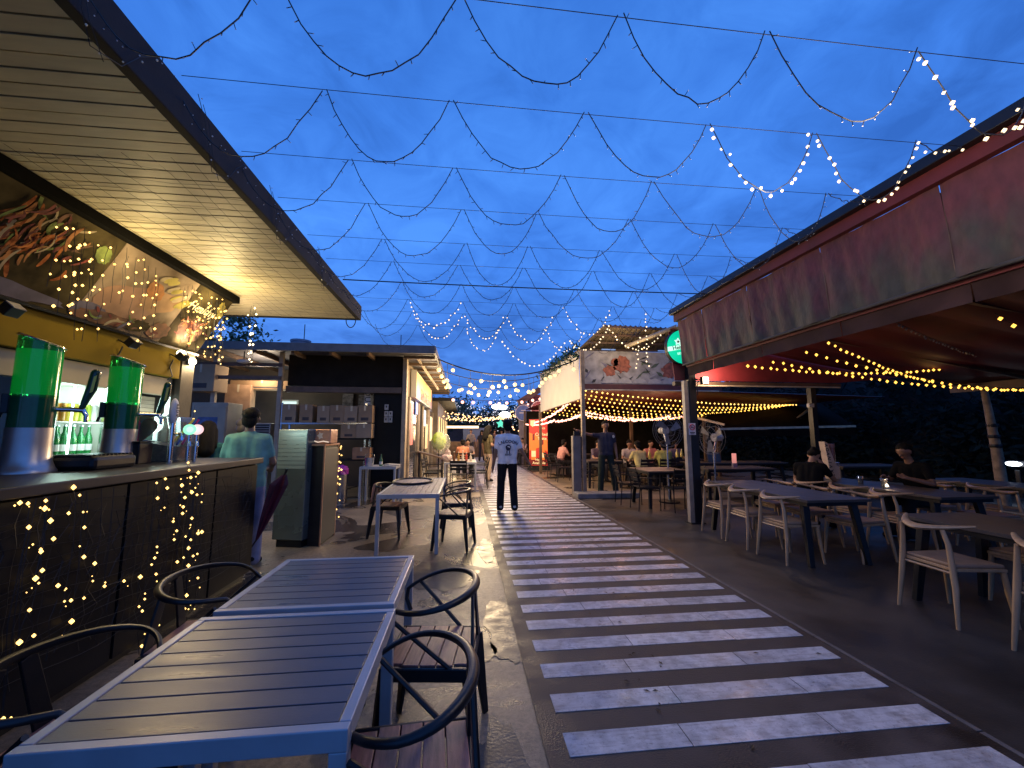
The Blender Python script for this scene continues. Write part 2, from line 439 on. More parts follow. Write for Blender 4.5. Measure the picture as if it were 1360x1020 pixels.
# ------------------------------------------------------------------ bar kiosk on the left
kio = thing('bar_kiosk', 'roofed drinks kiosk with cream plank soffit and food banner over its serving hatch', 'kiosk', (-3.4, 3.4, 0))
Y0, Y1 = -1.2, 6.28
b = MB(); b.bb(-4.9, -1.60, Y0, Y1, 3.262, 3.40); roof = b.build('roof', M_NAVY, kio, world=True)
f = MB(); f.bb(-1.64, -1.58, Y0, Y1 + .05, 3.20, 3.42); f.bb(-4.9, -1.645, Y1, Y1 + .05, 3.20, 3.42)
f.build('fascia', M_NAVY, kio, world=True, bevel=.006)
rp = random.Random(5)
y = Y0
while y < Y1 - .01:
    p = MB(); p.bb(-4.9, -1.643, y + .004, min(y + .088, Y1 - .004), 3.212 + rp.uniform(-.002, .002), 3.232)
    p.build('plank', M_CREAM, kio, world=True); y += .0945
b = MB(); b.bb(-4.9, -1.645, Y0, Y1 - .002, 3.236, 3.26); b.build('soffit_backing', M_BLACK, kio, world=True)
b = MB(); b.bb(-2.98, -2.84, Y0, 5.42, 3.125, 3.208); b.build('beam', mat('beam_black', (.005, .005, .005), .9, 0, .2, 5, spec=.04), kio, world=True, bevel=.004)
b = MB()
b.bb(-3.36, -3.30, 5.20, 5.42, 0, 3.205); b.bb(-5.0, -3.37, 5.22, 5.40, 0, 3.205)
b.build('end_wall', mat('kiosk_dark_wall', (.035, .028, .022), .6, 0, .3, 5, .2, 40), kio, world=True)
b = MB(); b.bb(-5.05, -5.0, Y0, 5.4, 0, 3.205); b.build('back_wall', mat('kiosk_back_wall', (.16, .13, .10), .7, 0, .2, 3), kio, world=True)
b = MB(); b.bb(-3.36, -3.30, Y0, 5.17, 2.13, 2.46); b.build('yellow_band', M_YEL, kio, world=True, bevel=.006)
b = MB(); b.bb(-3.45, -3.37, Y0, 5.17, 1.93, 2.125); b.build('hatch_header', mat('hatch_cream', (.30, .26, .19), .5, 0, .2, 2), kio, world=True)
for yy in (1.2, 2.45, 3.72):
    b = MB(); b.bb(-3.44, -3.36, yy, yy + .10, 1.0, 1.925); b.build('hatch_post', mat('red_brown_frame', (.09, .035, .03), .5), kio, world=True, bevel=.004)
b = MB(); b.bb(-3.46, -3.38, Y0, 5.18, .95, 1.05); b.build('hatch_sill', M_DARK, kio, world=True)
b = MB(); b.bb(-3.44, -3.38, Y0, 5.18, 0, .945); b.build('lower_wall', M_DARK, kio, world=True)
for k in range(11):
    b = MB(); b.bb(-3.52, -3.50, 4.80, 5.12, 1.45 + .042 * k, 1.488 + .042 * k); b.build('blind_slat', mat('beige_blind', (.36, .28, .19), .6), kio, world=True)
tube = MB(); tube.bb(-3.40, -3.37, 5.135, 5.165, 1.30, 1.92); tl = tube.build('light_tube', glow('cool_tube', (.75, 1.0, .95), 2.2), kio, world=True)
lamp('tube_light', (-3.33, 5.0, 1.6), 5, (.8, 1, .95), .1, kio)

# banner: tilts out from the wall to the beam; pictures are flat print on it
def bpt(y, t, off=0.0):
    """point on the banner: y along the kiosk, t = 0 bottom .. 1 top"""
    a = Vector((-3.27, y, 2.47)); c = Vector((-2.90, y, 3.125)); n = Vector((.655, 0, -.37)).normalized()
    return a.lerp(c, t) + n * off
ban = thing('food_banner', 'long printed food banner tilted under the kiosk soffit behind hanging fairy lights', 'banner', (-3.1, 3.4, 2.47))
def band(y0, y1, t0, t1, m, name, off=0.0, th=.012):
    mb = MB(); mb.prism([bpt(y0, t0, off), bpt(y1, t0, off), bpt(y1, t1, off), bpt(y0, t1, off)], bpt(0, 0, th) - bpt(0, 0, 0)); return mb.build(name, m, ban, world=True)
M_BD = mat('banner_dark_print', (0.027, 0.020, 0.013), .85, 0, .5, 4, .02, 40, spec=.06, col2=(0.057, 0.045, 0.021))
M_BB = mat('banner_beige_print', (0.132, 0.096, 0.066), .85, 0, .35, 3, spec=.06, col2=(0.216, 0.168, 0.132))
M_BY = mat('banner_yellow_print', (0.276, 0.228, 0.042), .85, 0, .3, 5)
M_BR = mat('banner_red_print', (0.204, 0.030, 0.018), .85, 0, .7, 14, spec=.06, col2=(0.300, 0.108, 0.036))
M_BO = mat('banner_orange_print', (0.330, 0.132, 0.036), .85, 0, .4, 10)
M_BP = mat('banner_violet_print', (0.096, 0.084, 0.132), .85, 0, .3, 5)
M_BW = mat('banner_white_print', (0.372, 0.348, 0.312), .85, 0, .15, 8)
M_BG = mat('banner_green_print', (0.108, 0.144, 0.030), .85, 0, .5, 12)
M_BN = mat('banner_brown_print', (0.120, 0.054, 0.030), .85, 0, .6, 9)
band(-1.0, 2.62, 0, 1, M_BY, 'print_panel'); band(2.625, 3.72, 0, 1, M_BD, 'print_panel'); band(3.725, 4.72, 0, 1, M_BB, 'print_panel'); band(4.725, 5.36, 0, 1, M_BD, 'print_panel')
def blob(cy, ct, ry, rt, m, seed, ang=0.0, n=22, rough=.28, off=.0145, name='print_picture'):
    r_ = random.Random(seed); pts = []
    for i in range(n):
        a = 2 * math.pi * i / n; k = 1 + r_.uniform(-rough, rough)
        u, v = ry * k * math.cos(a), rt * k * math.sin(a)
        pts.append(bpt(cy + u * math.cos(ang) - v * math.sin(ang) * 1.0, min(.985, max(.015, ct + (u * math.sin(ang) + v * math.cos(ang)))), off))
    mb = MB(); mb.prism(pts, bpt(0, 0, .0015) - bpt(0, 0, 0)); return mb.build(name, m, ban, world=True)
SD = 11
for cy, ct, ry, rt, m, ang, off in (
    (3.0, .09, .60, .09, M_BP, .0, .0145), (2.75, .20, .34, .07, M_BW, -.05, .0165), (3.62, .76, .07, .10, M_BG, .4, .0165),
    (2.45, .62, .10, .14, M_BR, .0, .0145), (2.30, .85, .16, .10, M_BO, .3, .0145), (2.52, .80, .06, .10, M_BG, .3, .0165), (2.2, .4, .2, .2, M_BW, .2, .0145),
    (4.10, .36, .34, .24, mat('banner_skin_print', (.26, .15, .10), .85, 0, .2, 5), .2, .0145), (4.42, .52, .24, .14, mat('banner_bun_print', (.29, .17, .09), .85, 0, .2, 6), .5, .0165), (4.28, .64, .10, .13, M_BO, .8, .0185),
    (4.0, .10, .30, .08, M_BN, .1, .0185), (3.80, .14, .16, .09, M_BP, .1, .0165), (4.35, .14, .14, .08, M_BD, .2, .0205), (4.62, .16, .14, .12, M_BN, .4, .0185),
    (5.02, .32, .18, .20, M_BN, .3, .0145), (5.26, .80, .06, .14, M_BY, .4, .0145)):
    SD += 1; blob(cy, ct, ry, rt, m, SD, ang, 26, .12, off)
def strip(cy, ct, l, w, ang, bend, m, off):
    """a curved ribbon of print"""
    a_, b_ = [], []
    for i in range(9):
        u = i / 8 - .5; th_ = ang + bend * u
        y_ = cy + l * u * math.cos(ang) - bend * l * .5 * u * u * math.sin(ang); t_ = ct + (l * u * math.sin(ang) + bend * l * .5 * u * u * math.cos(ang)) * 1.15
        ww = w * (1 - (2 * u) ** 4 * .7)
        a_.append((y_ - ww * math.sin(th_), t_ + ww * math.cos(th_))); b_.append((y_ + ww * math.sin(th_), t_ - ww * math.cos(th_)))
    pts = [bpt(min(5.33, y_), min(.985, max(.015, t_)), off) for y_, t_ in a_ + b_[::-1]]
    mb = MB(); mb.prism(pts, bpt(0, 0, .0012) - bpt(0, 0, 0)); mb.build('print_picture', m, ban, world=True)
M_DR = mat('banner_deep_red_print', (.12, .018, .015), .85, 0, .5, 16); M_CRM = mat('banner_cream_print', (.30, .24, .15), .85, 0, .2, 12)
rs_ = random.Random(77)
for k in range(130):     # red pasta and meat on the dark panel
    cy = rs_.gauss(3.02, .20); ct = rs_.gauss(.55, .17) + (cy - 3.0) * .35
    if not (2.66 < cy < 3.6 and .26 < ct < .95): continue
    strip(cy, ct, rs_.uniform(.07, .26), rs_.uniform(.005, .016), rs_.gauss(1.35, .35), rs_.uniform(-2, 2), rs_.choice([M_BR, M_DR, M_DR, M_BR, M_BN, M_CRM, M_BO, M_BG]), .0145 + .00018 * k)
for k in range(9):      # yellow chips
    strip(4.30 + .05 * k, .88 - .035 * k + rs_.uniform(-.04, .04), rs_.uniform(.14, .22), .030, rs_.uniform(.5, 1.0), rs_.uniform(-.4, .4), M_BY if k % 3 else M_CRM, .0205 + .0002 * k)
for k in range(30):     # red shreds on the last panel
    cy = rs_.gauss(5.03, .11); ct = rs_.gauss(.34, .12)
    if not (4.76 < cy < 5.3 and .05 < ct < .62): continue
    strip(cy, ct, rs_.uniform(.05, .16), rs_.uniform(.006, .016), rs_.uniform(0, 3), rs_.uniform(-2, 2), rs_.choice([M_BR, M_DR, M_BO, M_CRM, mat('banner_pink_print', (.45, .18, .14), .85, 0, .3, 9)]), .0165 + .0002 * k)
for k in range(16):     # mixed plate at the foot of the middle panel
    strip(rs_.uniform(3.85, 4.6), rs_.uniform(.06, .20), rs_.uniform(.05, .16), rs_.uniform(.008, .02), rs_.uniform(0, 3), rs_.uniform(-2, 2), rs_.choice([M_BN, M_BG, M_DR, M_CRM, M_BP]), .0205 + .0002 * k)
ROT_B = Matrix(((0, .485, .874), (1, 0, 0), (0, .874, -.485))).to_euler()
M_CRLET = mat('cream_lettering', (.75, .66, .45), .5)
lettering('Healthy', .145, M_CRLET, ban, bpt(4.97, .68, .0225), ROT_B, shear=.3)
lettering('by hope', .09, M_INK, ban, bpt(2.78, .20, .0195), ROT_B, shear=.35)
band(-1.0, 5.38, -.018, .012, M_BLACK, 'banner_rail', .016, .02)
# floodlights along the foot of the banner
def flood(y, on, label):
    c = bpt(y, -.06, .14); t = thing('floodlight', label, 'floodlight', tuple(c), 0, 'floodlights along the banner foot')
    mb = MB(); mb.box((0, 0, 0), (.07, .10, .08), (0, R(40), 0)); mb.bar((-.035, 0, -.02), (-.13, 0, .03), .02, .012); mb.build('housing', M_BLACK, t, bevel=.01)
    mb = MB(); mb.box((.030, 0, .030), (.075, .085, .006), (0, R(40), 0)) if not on else mb.ball((-.01, 0, .03), .045, 12, 8); mb.build('lens', glow('flood_on', (1, .85, .6), 7.0) if on else mat('flood_glass', (.45, .42, .36), .1), t)
    mb = MB(); mb.tube([(-.1, .02, -.03), (-.13, .02, -.12), (-.10, .03, -.22), (-.16, .05, -.26)], .006, 6); mb.build('cable', M_CABLE, t)
    return t
flood(3.2, False, 'unlit black floodlight under the banner, nearest the camera'); flood(4.28, False, 'unlit black floodlight under the middle of the banner')
fl = flood(4.98, True, 'glaring lit floodlight washing the far end of the banner')
lamp('flood_lamp', tuple(bpt(4.98, -.02, .15)), 130, (1, .76, .48), .04, fl, 'SPOT', tuple(bpt(5.0, .45, 0)), 120, .8)
t = thing('wall_lamp', 'small bright round lamp on the corner column below the banner', 'lamp', (-3.26, 5.30, 2.36))
mb = MB(); mb.ball((0, 0, 0), .045, 12, 8); mb.build('bulb', glow('wall_bulb', (1, .78, .5), 9), t, smooth=True)
mb = MB(); mb.lathe([(.03, -.06), (.05, -.03), (.04, .0)], (0, 0, 0), 12, M=Euler((0, R(90), 0)).to_matrix()); mb.build('holder', M_BLACK, t)
lamp('wall_lamp_light', (-3.20, 5.50, 2.36), 30, WARM, .05, t)

# curtains of fairy lights
def curtain(name, label, strands, m, cable_m=M_CABLE, r=.011, group=None):
    t = thing(name, label, 'string lights', tuple(strands[0][0]), 0, group)
    c, b_ = MB(), MB(); rr_ = random.Random(len(strands) + 5)
    for st in strands:
        jig = [Vector(p) + Vector((rr_.uniform(-.008, .008), rr_.uniform(-.012, .012), 0)) for p in st]
        c.tube(jig, .0022, 4, caps=False)
        for p in along(jig, .115, rr_.uniform(0, .09)):
            if rr_.random() < .82: b_.dot(p + Vector((rr_.uniform(-.02, .02), rr_.uniform(-.025, .025), rr_.uniform(-.02, .02))), r * rr_.uniform(.7, 1.25))
    tag(c.build('cable', cable_m, t, world=True), kind='stuff'); tag(b_.build('bulbs', m, t, world=True, smooth=False), kind='stuff')
    return t
rr = random.Random(21)
def hang(y, n, off=.03, tmax=1.0):
    top = bpt(y, tmax, off); return [top - Vector((0, 0, k * .1)) for k in range(n)]
st = []
for y in (3.16, 3.22, 3.28, 3.34, 3.40, 3.47, 3.52, 3.58, 3.64, 3.72, 3.79, 3.86, 3.94, 4.02, 4.10, 4.2): st.append(hang(y, rr.randint(5, 9), .03, rr.uniform(.8, .97)))
curt1 = curtain('fairy_light_curtain', 'warm fairy lights hanging over the middle of the food banner', st, M_WARM, group='fairy light curtains on the kiosk', r=.012)
st = []
for k in range(19): st.append(hang(4.52 + .043 * k, rr.randint(5, 9), .03, rr.uniform(.85, .97)))
curt2 = curtain('fairy_light_curtain', 'dense warm fairy lights bunched at the far end of the banner', st, M_WARM, group='fairy light curtains on the kiosk', r=.012)
st = [[(-2.72 + dx, 5.46 + dy, 3.12 - .09 * k) for k in range(9)] for dx, dy in ((0, 0), (.03, .05), (.05, -.02))]
curt3 = curtain('fairy_light_curtain', 'pale bunch of fairy lights hanging free past the banner corner', st, glow('pale_bulb', (1, .82, .5), 6), group='fairy light curtains on the kiosk', r=.013)
st = [[(-3.28, 5.45 + .01 * k, 1.85 - .09 * k) for k in range(6)]]
curtain('fairy_light_curtain', 'short strand of fairy lights down the kiosk corner column', st, M_WARM, group='fairy light curtains on the kiosk')
lamp('curtain_light', (-2.70, 4.85, 2.86), 26, (1, .74, .32), .12, curt2)
lamp('curtain_light', (-2.70, 3.7, 2.86), 11, (1, .74, .32), .12, curt1)
# bird net under the soffit
net = MB()
for k in range(9):
    x = -2.75 + .13 * k
    net.tube([(x + .012 * math.sin(5 * y_ + k), y_, 3.19 - .025 * math.sin(2 * y_ + k)) for y_ in np.linspace(2.6, 6.1, 16)], .0014, 4, caps=False)
for k in range(22):
    y_ = 2.7 + .155 * k
    net.tube([(x, y_ + .015 * math.sin(9 * x + k), 3.19 - .02 * math.sin(3 * x)) for x in np.linspace(-2.8, -1.75 + .2 * math.sin(k), 7)], .0012, 4, caps=False)
tag(net.build('bird_net', mat('net_cord', (.05, .045, .035), .8), kio, world=True), kind='stuff')

# counter
CT = 1.24
cnt = thing('bar_counter', 'long charcoal bar counter with sloping dark top edge and net draped on its front', 'bar counter', (-2.6, 2.2, 0))
b = MB(); b.bb(-3.05, -2.24, Y0, 4.86, .06, 1.17); b.build('body', M_DARK, cnt, world=True, bevel=.006)
b = MB(); b.bb(-3.10, -2.19, Y0, 4.90, 1.18, CT); b.build('worktop', mat('dark_worktop', (.028, .026, .029), .4, 0, .25, 5, spec=.3), cnt, world=True, bevel=.008)
b = MB(); b.bb(-3.0, -2.28, Y0, 4.82, 0, .055); b.build('plinth', M_BLACK, cnt, world=True)
for k in range(6):
    y_ = -.9 + 1.0 * k
    b = MB(); b.bb(-2.238, -2.222, y_ + .012, min(y_ + .985, 4.84), .07, 1.165); b.build('front_panel', mat('gloss_panel', (.007, .0075, .010), .5, 0, .3, 3, .06, 30, spec=.12), cnt, world=True)
nt_ = MB(); rn = random.Random(8)
for k in range(70):
    y_ = .4 + .062 * k; z0 = rn.uniform(1.0, 1.16)
    pts = [(-2.205 + .012 * rn.random(), y_ + .03 * math.sin(3 * j + k) + rn.uniform(-.01, .01), z0 - .1 * j) for j in range(9)]
    nt_.tube(pts, .0016, 3, caps=False)
for k in range(16):
    nt_.tube([(-2.203 + .008 * math.sin(7 * y_), y_, 1.08 - .055 * k + .03 * math.sin(5 * y_ + k)) for y_ in np.linspace(.4, 4.7, 40)], .0013, 3, caps=False)
tag(nt_.build('front_net', mat('net_dark', (.018, .018, .018), .5), cnt, world=True), kind='stuff')
# fairy lights on the counter front: (along, height) on the front plane
pos = [(2.37,1.16),(2.41,1.15),(2.50,1.15),(2.50,1.11),(2.43,1.03),(2.54,1.04),(2.64,1.06),(2.73,1.05),(2.75,0.96),(2.57,0.94),(2.51,0.89),(2.53,0.79),(2.50,0.76),(2.52,0.73),(2.63,0.68),(2.77,0.79),(2.85,0.73),(2.85,0.63),(2.94,0.57),(2.68,0.58),(2.72,0.57),(2.49,0.61),(2.74,0.45),(2.53,0.47),(2.46,0.47),(3.09,0.55),(3.23,0.53),(3.29,0.40),(3.28,0.29),(3.31,0.05),(3.31,-0.05),(2.65,1.20),(2.43,0.14)]
pos2 = [(3.62,1.27),(3.64,1.21),(3.76,1.18),(3.67,1.15),(3.57,1.10),(3.38,1.17),(3.74,1.06),(3.77,1.00),(3.41,1.10),(3.62,1.00),(3.32,1.04),(3.70,1.03),(3.40,0.96),(3.61,0.93),(3.61,0.88),(3.73,0.82),(3.72,0.77),(3.51,0.84),(3.84,0.93),(3.56,0.76),(3.74,0.65),(3.72,0.59),(3.54,0.70),(3.83,0.68),(3.79,0.51),(3.74,0.45),(3.37,0.65),(3.35,0.62),(3.60,0.52),(3.38,0.50),(3.80,0.40),(3.88,0.31),(3.68,0.32),(3.75,0.22),(3.70,0.17),(3.79,0.10),(3.87,0.07),(3.74,0.04),(3.73,-0.02),(3.88,0.68),(3.50,-0.01)]

for pp, lab in ((pos, 'loose warm fairy lights scattered over the near counter front'), (pos2, 'thick tangle of warm fairy lights on the far part of the counter front')):
    t = thing('fairy_light_curtain', lab, 'string lights', (-2.19, pp[0][0], 1.1), 0, 'fairy light curtains on the kiosk')
    c, b_ = MB(), MB(); rk = random.Random(4)
    q = sorted(pp)
    for i in range(0, len(q) - 1, 2):
        a, d = q[i], q[min(i + 1, len(q) - 1)]
        c.tube([(-2.195, a[0], 1.17), (-2.19, a[0] + rk.uniform(-.03, .03), (1.17 + a[1]) / 2), (-2.19, *a), (-2.19, (a[0] + d[0]) / 2 + rk.uniform(-.05, .05), (a[1] + d[1]) / 2), (-2.19, *d)], .002, 4, caps=False)
    for a in pp:
        b_.dot((-2.185, *a), rk.choice((.007, .011, .013, .016)))
        if rk.random() < .75: b_.dot((-2.187, a[0] + rk.uniform(-.05, .05), max(.12, min(1.15, a[1] + rk.uniform(-.12, .12)))), rk.choice((.004, .006, .009)))
    c.build('cable', M_CABLE, t, world=True); tag(b_.build('bulbs', M_WARM, t, world=True), kind='stuff')
    lamp('fairy_light', (-1.80, q[len(q) // 2][0], .95), .35, YELL, .2, t)

# ------------------------------------------------------------------ on the bar
M_TG = mat('green_tower_glass', (.02, .42, .09), .08, 0, .05, 3, trans=.55)
M_TGD = mat('dark_green_glass', (.008, .10, .035), .08, 0, .05, 3, trans=.4)
def tower(loc, label, s=1.0):
    t = thing('beer_tower', label, 'beer tower', loc, R(30), 'green beer towers on the bar counter')
    mb = MB(); mb.lathe([(.150, 0), (.150, .012), (.138, .03), (.120, .08), (.114, .20), (.114, .30)], n=32); mb.build('chrome_base', mat('tower_base_metal', (.5, .48, .47), .38, .85, .1, 8), t, smooth=True)
    def slant(r, z0, zl, zr, n=32):
        mb = MB(); vs = []
        for j in range(n):
            a = 2 * math.pi * j / n; vs.append((r * math.cos(a), r * math.sin(a), z0))
        for j in range(n):
            a = 2 * math.pi * j / n; vs.append((r * math.cos(a), r * math.sin(a), (zl + zr) / 2 + (zr - zl) / 2 * math.cos(a)))
        mb.add(vs, [tuple(range(n))[::-1], tuple(range(n, 2 * n))] + [(j, (j + 1) % n, n + (j + 1) % n, n + j) for j in range(n)])
        return mb
    slant(.112, .30, .515, .505).build('lower_glass', mat('dark_green_band', (.006, .11, .045), .1), t, smooth=True)
    slant(.1125, .50, .93, .85).build('upper_glass', M_TG, t, smooth=True)
    mb = MB(); n = 32
    ring = [(.117 * math.cos(2 * math.pi * j / n), .117 * math.sin(2 * math.pi * j / n), .895 - .04 * math.cos(2 * math.pi * j / n)) for j in range(n + 1)]
    mb.tube(ring, .008, 6, caps=False); mb.build('chrome_rim', M_CHROME, t, smooth=True)
    mb = MB(); mb.add([(.108 * math.cos(2 * math.pi * j / n), .108 * math.sin(2 * math.pi * j / n), .902 - .04 * math.cos(2 * math.pi * j / n)) for j in range(n)], [tuple(range(n))]); mb.build('lid', M_STEEL, t)
    mb = MB(); mb.lathe([(.105, 0), (.105, .30)], (0, 0, .53), 24); mb.build('light_core', glow('tower_core', (.02, .70, .14), .45), t)
    # tap on the side that faces the yard
    mb = MB(); mb.tube([(.11, 0, .43), (.18, -.0, .43), (.25, -.01, .425)], .018, 10); mb.tube([(.24, -.01, .43), (.262, -.012, .39), (.262, -.012, .34)], [.016, .014, .011], 10); mb.build('tap', M_CHROME, t, smooth=True)
    mb = MB(); mb.tube([(.235, -.01, .44), (.25, -.01, .50), (.272, -.01, .58), (.285, -.01, .70)], [.016, .022, .031, .028], 10); mb.ball((.286, -.01, .70), .028, 10, 6); h = mb.build('tap_handle', mat('tap_handle_green', (.01, .055, .03), .15), t, smooth=True)
    mb = MB(); mb.prism([(.270, -.043, .55), (.286, -.043, .56), (.298, -.040, .68), (.282, -.040, .67)], (0, -.003, 0)); mb.build('handle_print', mat('handle_gold', (.55, .40, .06), .3, .6), h)
    mb = MB(); mb.box((-.125, 0, .46), (.035, .06, .13)); mb.tube([(-.14, 0, .40), (-.15, 0, .36)], .01, 8); mb.build('side_catch', M_BLACK, t, bevel=.01)
    lamp('tower_lamp', (0, 0, .4), .8, (.1, 1, .3), .03).parent = t
    return t
tw1 = tower((-2.93, 3.18, CT), 'green beer tower nearest the camera at the left edge of the bar')
tw2 = copy_tree(tw1); tw2.location = (-2.94, 3.94, CT); tw2['label'] = 'second green beer tower standing before the lit fridge'
t = thing('drip_mat', 'thick black bar mat lying between the two green beer towers', 'bar mat', (-2.78, 3.5, CT))
mb = MB(); mb.box((0, 0, .05), (.34, .40, .10)); mb.build('mat', M_BLACK, t, bevel=.03)
mb = MB(); [mb.box((0, -.18 + .036 * k, .104), (.28, .012, .012)) for k in range(11)]; tag(mb.build('ribs', M_BLACK, t), kind='stuff')
t = thing('black_caddy', 'small black box beside the second beer tower', 'caddy', (-2.85, (-2.85, 4.01, 1.34)[1], CT))
mb = MB(); mb.box((0, 0, .09), (.16, .16, .18)); mb.build('body', M_BLACK, t, bevel=.008); mb = MB(); mb.box((0, 0, .188), (.17, .17, .012)); mb.build('rim', M_DARK, t)
t = thing('heart_sign', 'red heart shaped cut-out standing behind the second beer tower', 'heart ornament', (-2.98, (-2.98, 4.22, 1.33)[1], CT), R(-52))
pts = [(0, .14 * math.sin(a) ** 3, .30 + .0085 * (13 * math.cos(a) - 5 * math.cos(2 * a) - 2 * math.cos(3 * a) - math.cos(4 * a))) for a in np.linspace(0, 2 * math.pi, 30)[:-1]]
mb = MB(); mb.prism(pts, (.02, 0, 0)); mb.build('heart', mat('red_gloss', (.55, .02, .02), .2), t); mb = MB(); mb.tube([(0.01, 0, 0), (.01, 0, .2)], .008, 8); mb.lathe([(.06, 0), (.06, .01)], n=16); mb.build('stand', M_STEEL, t)
t = thing('drink_dispenser', 'clear slanted drink dispenser with coloured straws at the bar end', 'dispenser', (-2.85, (-2.85, 4.38, 1.33)[1], CT))
mb = MB(); mb.prism([(-.16, -.18, 0), (.16, -.18, 0), (.16, -.18, .18), (.10, -.18, .42), (-.16, -.18, .46)], (0, .36, 0)); mb.build('tank', mat('clear_plastic', (.62, .70, .68), .06, 0, .05, trans=.85), t, bevel=.006)
mb = MB(); mb.prism([(-.15, -.17, .01), (.15, -.17, .01), (.15, -.17, .14), (-.15, -.17, .20)], (0, .34, 0)); mb.build('ice', mat('ice_bags', (.35, .40, .40), .3, 0, .4, 20), t)
for a, c in ((.02, (.03, .10, .40)), (.09, (.40, .02, .15)), (-.06, (.45, .40, .05))):
    mb = MB(); mb.tube([(.172, -.15 + a, .16), (.168, .12 + a * .5, .40)], .010, 6); mb.build('straw', mat('straw_%d' % int(a * 100 + 9), c, .3), t)
t = thing('tap_badge', 'white upright oval tap badge with dark lettering at the bar end', 'tap badge', (-2.62, (-2.62, 4.08, 1.34)[1], CT))
mb = MB(); mb.ball((0, 0, .46), (.032, .048, .12), 16, 10); mb.build('badge', M_WHITE, t, smooth=True)
lettering('LAGER', .05, M_INK, t, Vector(t.location) + Vector((.034, 0, .46)), Matrix(((0, 0, 1), (0, -1, 0), (1, 0, 0))).to_euler(), ext=.001)
mb = MB(); mb.tube([(0, 0, 0), (0, 0, .36)], .020, 10); mb.tube([(0, 0, .26), (.07, 0, .26), (.09, 0, .20)], .012, 8); mb.build('tap_column', M_CHROME, t, smooth=True)
for i, (y_, c, lab) in enumerate(((4.80, (.35, 1.0, .62), 'round green glowing tap badge at the far end of the bar'), (4.86, (1.0, .62, .62), 'round pink glowing tap badge at the far end of the bar'))):
    t = thing('lit_tap_badge', lab, 'tap badge', ((-2.62, (-2.62, 4.32, 1.33)[1], CT), (-2.60, (-2.60, 4.40, 1.33)[1], CT))[i], R(-50), 'glowing tap badges')
    mb = MB(); mb.lathe([(.050, -.012), (.050, .012)], (0, 0, .30), 20, M=None); 
    mb.v = [(v[2] - .30, v[0], .30 + v[1]) for v in mb.v]
    mb.build('badge', glow('badge_glow_%d' % i, c, 1.1), t)
    mb = MB(); mb.v = []; mb.lathe([(.028, .0125), (.028, .014)], (0, 0, 0), 14); mb.v = [(v[2], v[0], .30 + v[1]) for v in mb.v]; mb.build('emblem', glow('badge_emblem_%d' % i, (min(1, c[0] + .35), min(1, c[1] + .2), min(1, c[2] + .25)), .95), t)
    mb = MB(); mb.tube([(0, 0, 0), (0, 0, .25)], .018, 10); mb.tube([(0, 0, .18), (.06, 0, .18), (.075, 0, .14)], .010, 8); mb.build('tap_column', M_CHROME, t, smooth=True)
# drinks fridge behind the hatch
fr = thing('drinks_fridge', 'glass front drinks fridge glowing pale green behind the beer towers', 'fridge', (-3.85, 4.28, 0))
mb = MB(); mb.bb(-.32, .30, -.36, .36, 0, 1.24); mb.bb(-.32, -.27, -.36, .36, 1.24, 2.02); mb.bb(-.27, .30, -.36, -.31, 1.24, 2.02); mb.bb(-.27, .30, .31, .36, 1.24, 2.02); mb.bb(-.27, .30, -.31, .31, 1.97, 2.02); mb.build('cabinet', M_OFFW, fr)
mb = MB(); mb.bb(-.268, -.262, -.30, .30, 1.25, 1.96); mb.build('back_light', glow('fridge_light', (.70, 1.0, .94), 2.8, True), fr)
for z in (1.27, 1.60):
    mb = MB(); mb.bb(-.25, .26, -.305, .305, z, z + .012); mb.build('shelf', M_WHITE, fr)
mb = MB(); mb.bb(.27, .30, -.31, -.27, 1.25, 1.97); mb.bb(.27, .30, .27, .31, 1.25, 1.97); mb.build('door_frame', M_STEEL, fr)
mb = MB(); mb.bb(.262, .268, -.05, -.03, 1.25, 1.97); mb.build('light_strip', glow('fridge_strip', (.8, 1, .96), 3.0), fr)
lamp('fridge_lamp', (-3.68, 4.28, 1.9), 10, (.66, 1.0, .92), .1, fr)
lamp('fridge_lamp', (-3.45, 4.42, 1.55), 7, (.66, 1.0, .92), .12, fr)
can_c = [(.55, .05, .04), (.60, .30, .04), (.55, .45, .05), (.40, .50, .06), (.65, .60, .55)]
used = {}
for row in range(3):
    for i in range(9):
        ci = min(4, i // 2); key = ci
        loc = (-3.85 + .20 - .16 * row, 4.28 - .27 + .066 * i, 1.612)
        nm = ('red', 'orange', 'yellow', 'lime', 'pale')[ci]
        lab = f'{nm} drink can in the front of the upper fridge shelf' if row == 0 else f'{nm} drink can behind the front row of the upper fridge shelf'
        if key not in used:
            t = thing('drink_can', lab, 'drink can', loc)
            mb = MB(); mb.lathe([(.026, 0), (.031, .01), (.031, .15), (.026, .165)], n=12); mb.build('can', mat('can_' + nm, can_c[ci], .3), t, smooth=True)
            mb = MB(); mb.lathe([(.0265, .163), (.0255, .168)], n=12); mb.build('top', M_STEEL, t); used[key] = t
        else:
            t = copy_tree(used[key]); t.location = loc; t['label'] = lab
        t['group'] = nm + (' cans in the front row of the fridge' if row == 0 else ' cans in the back rows of the fridge')
proto = None
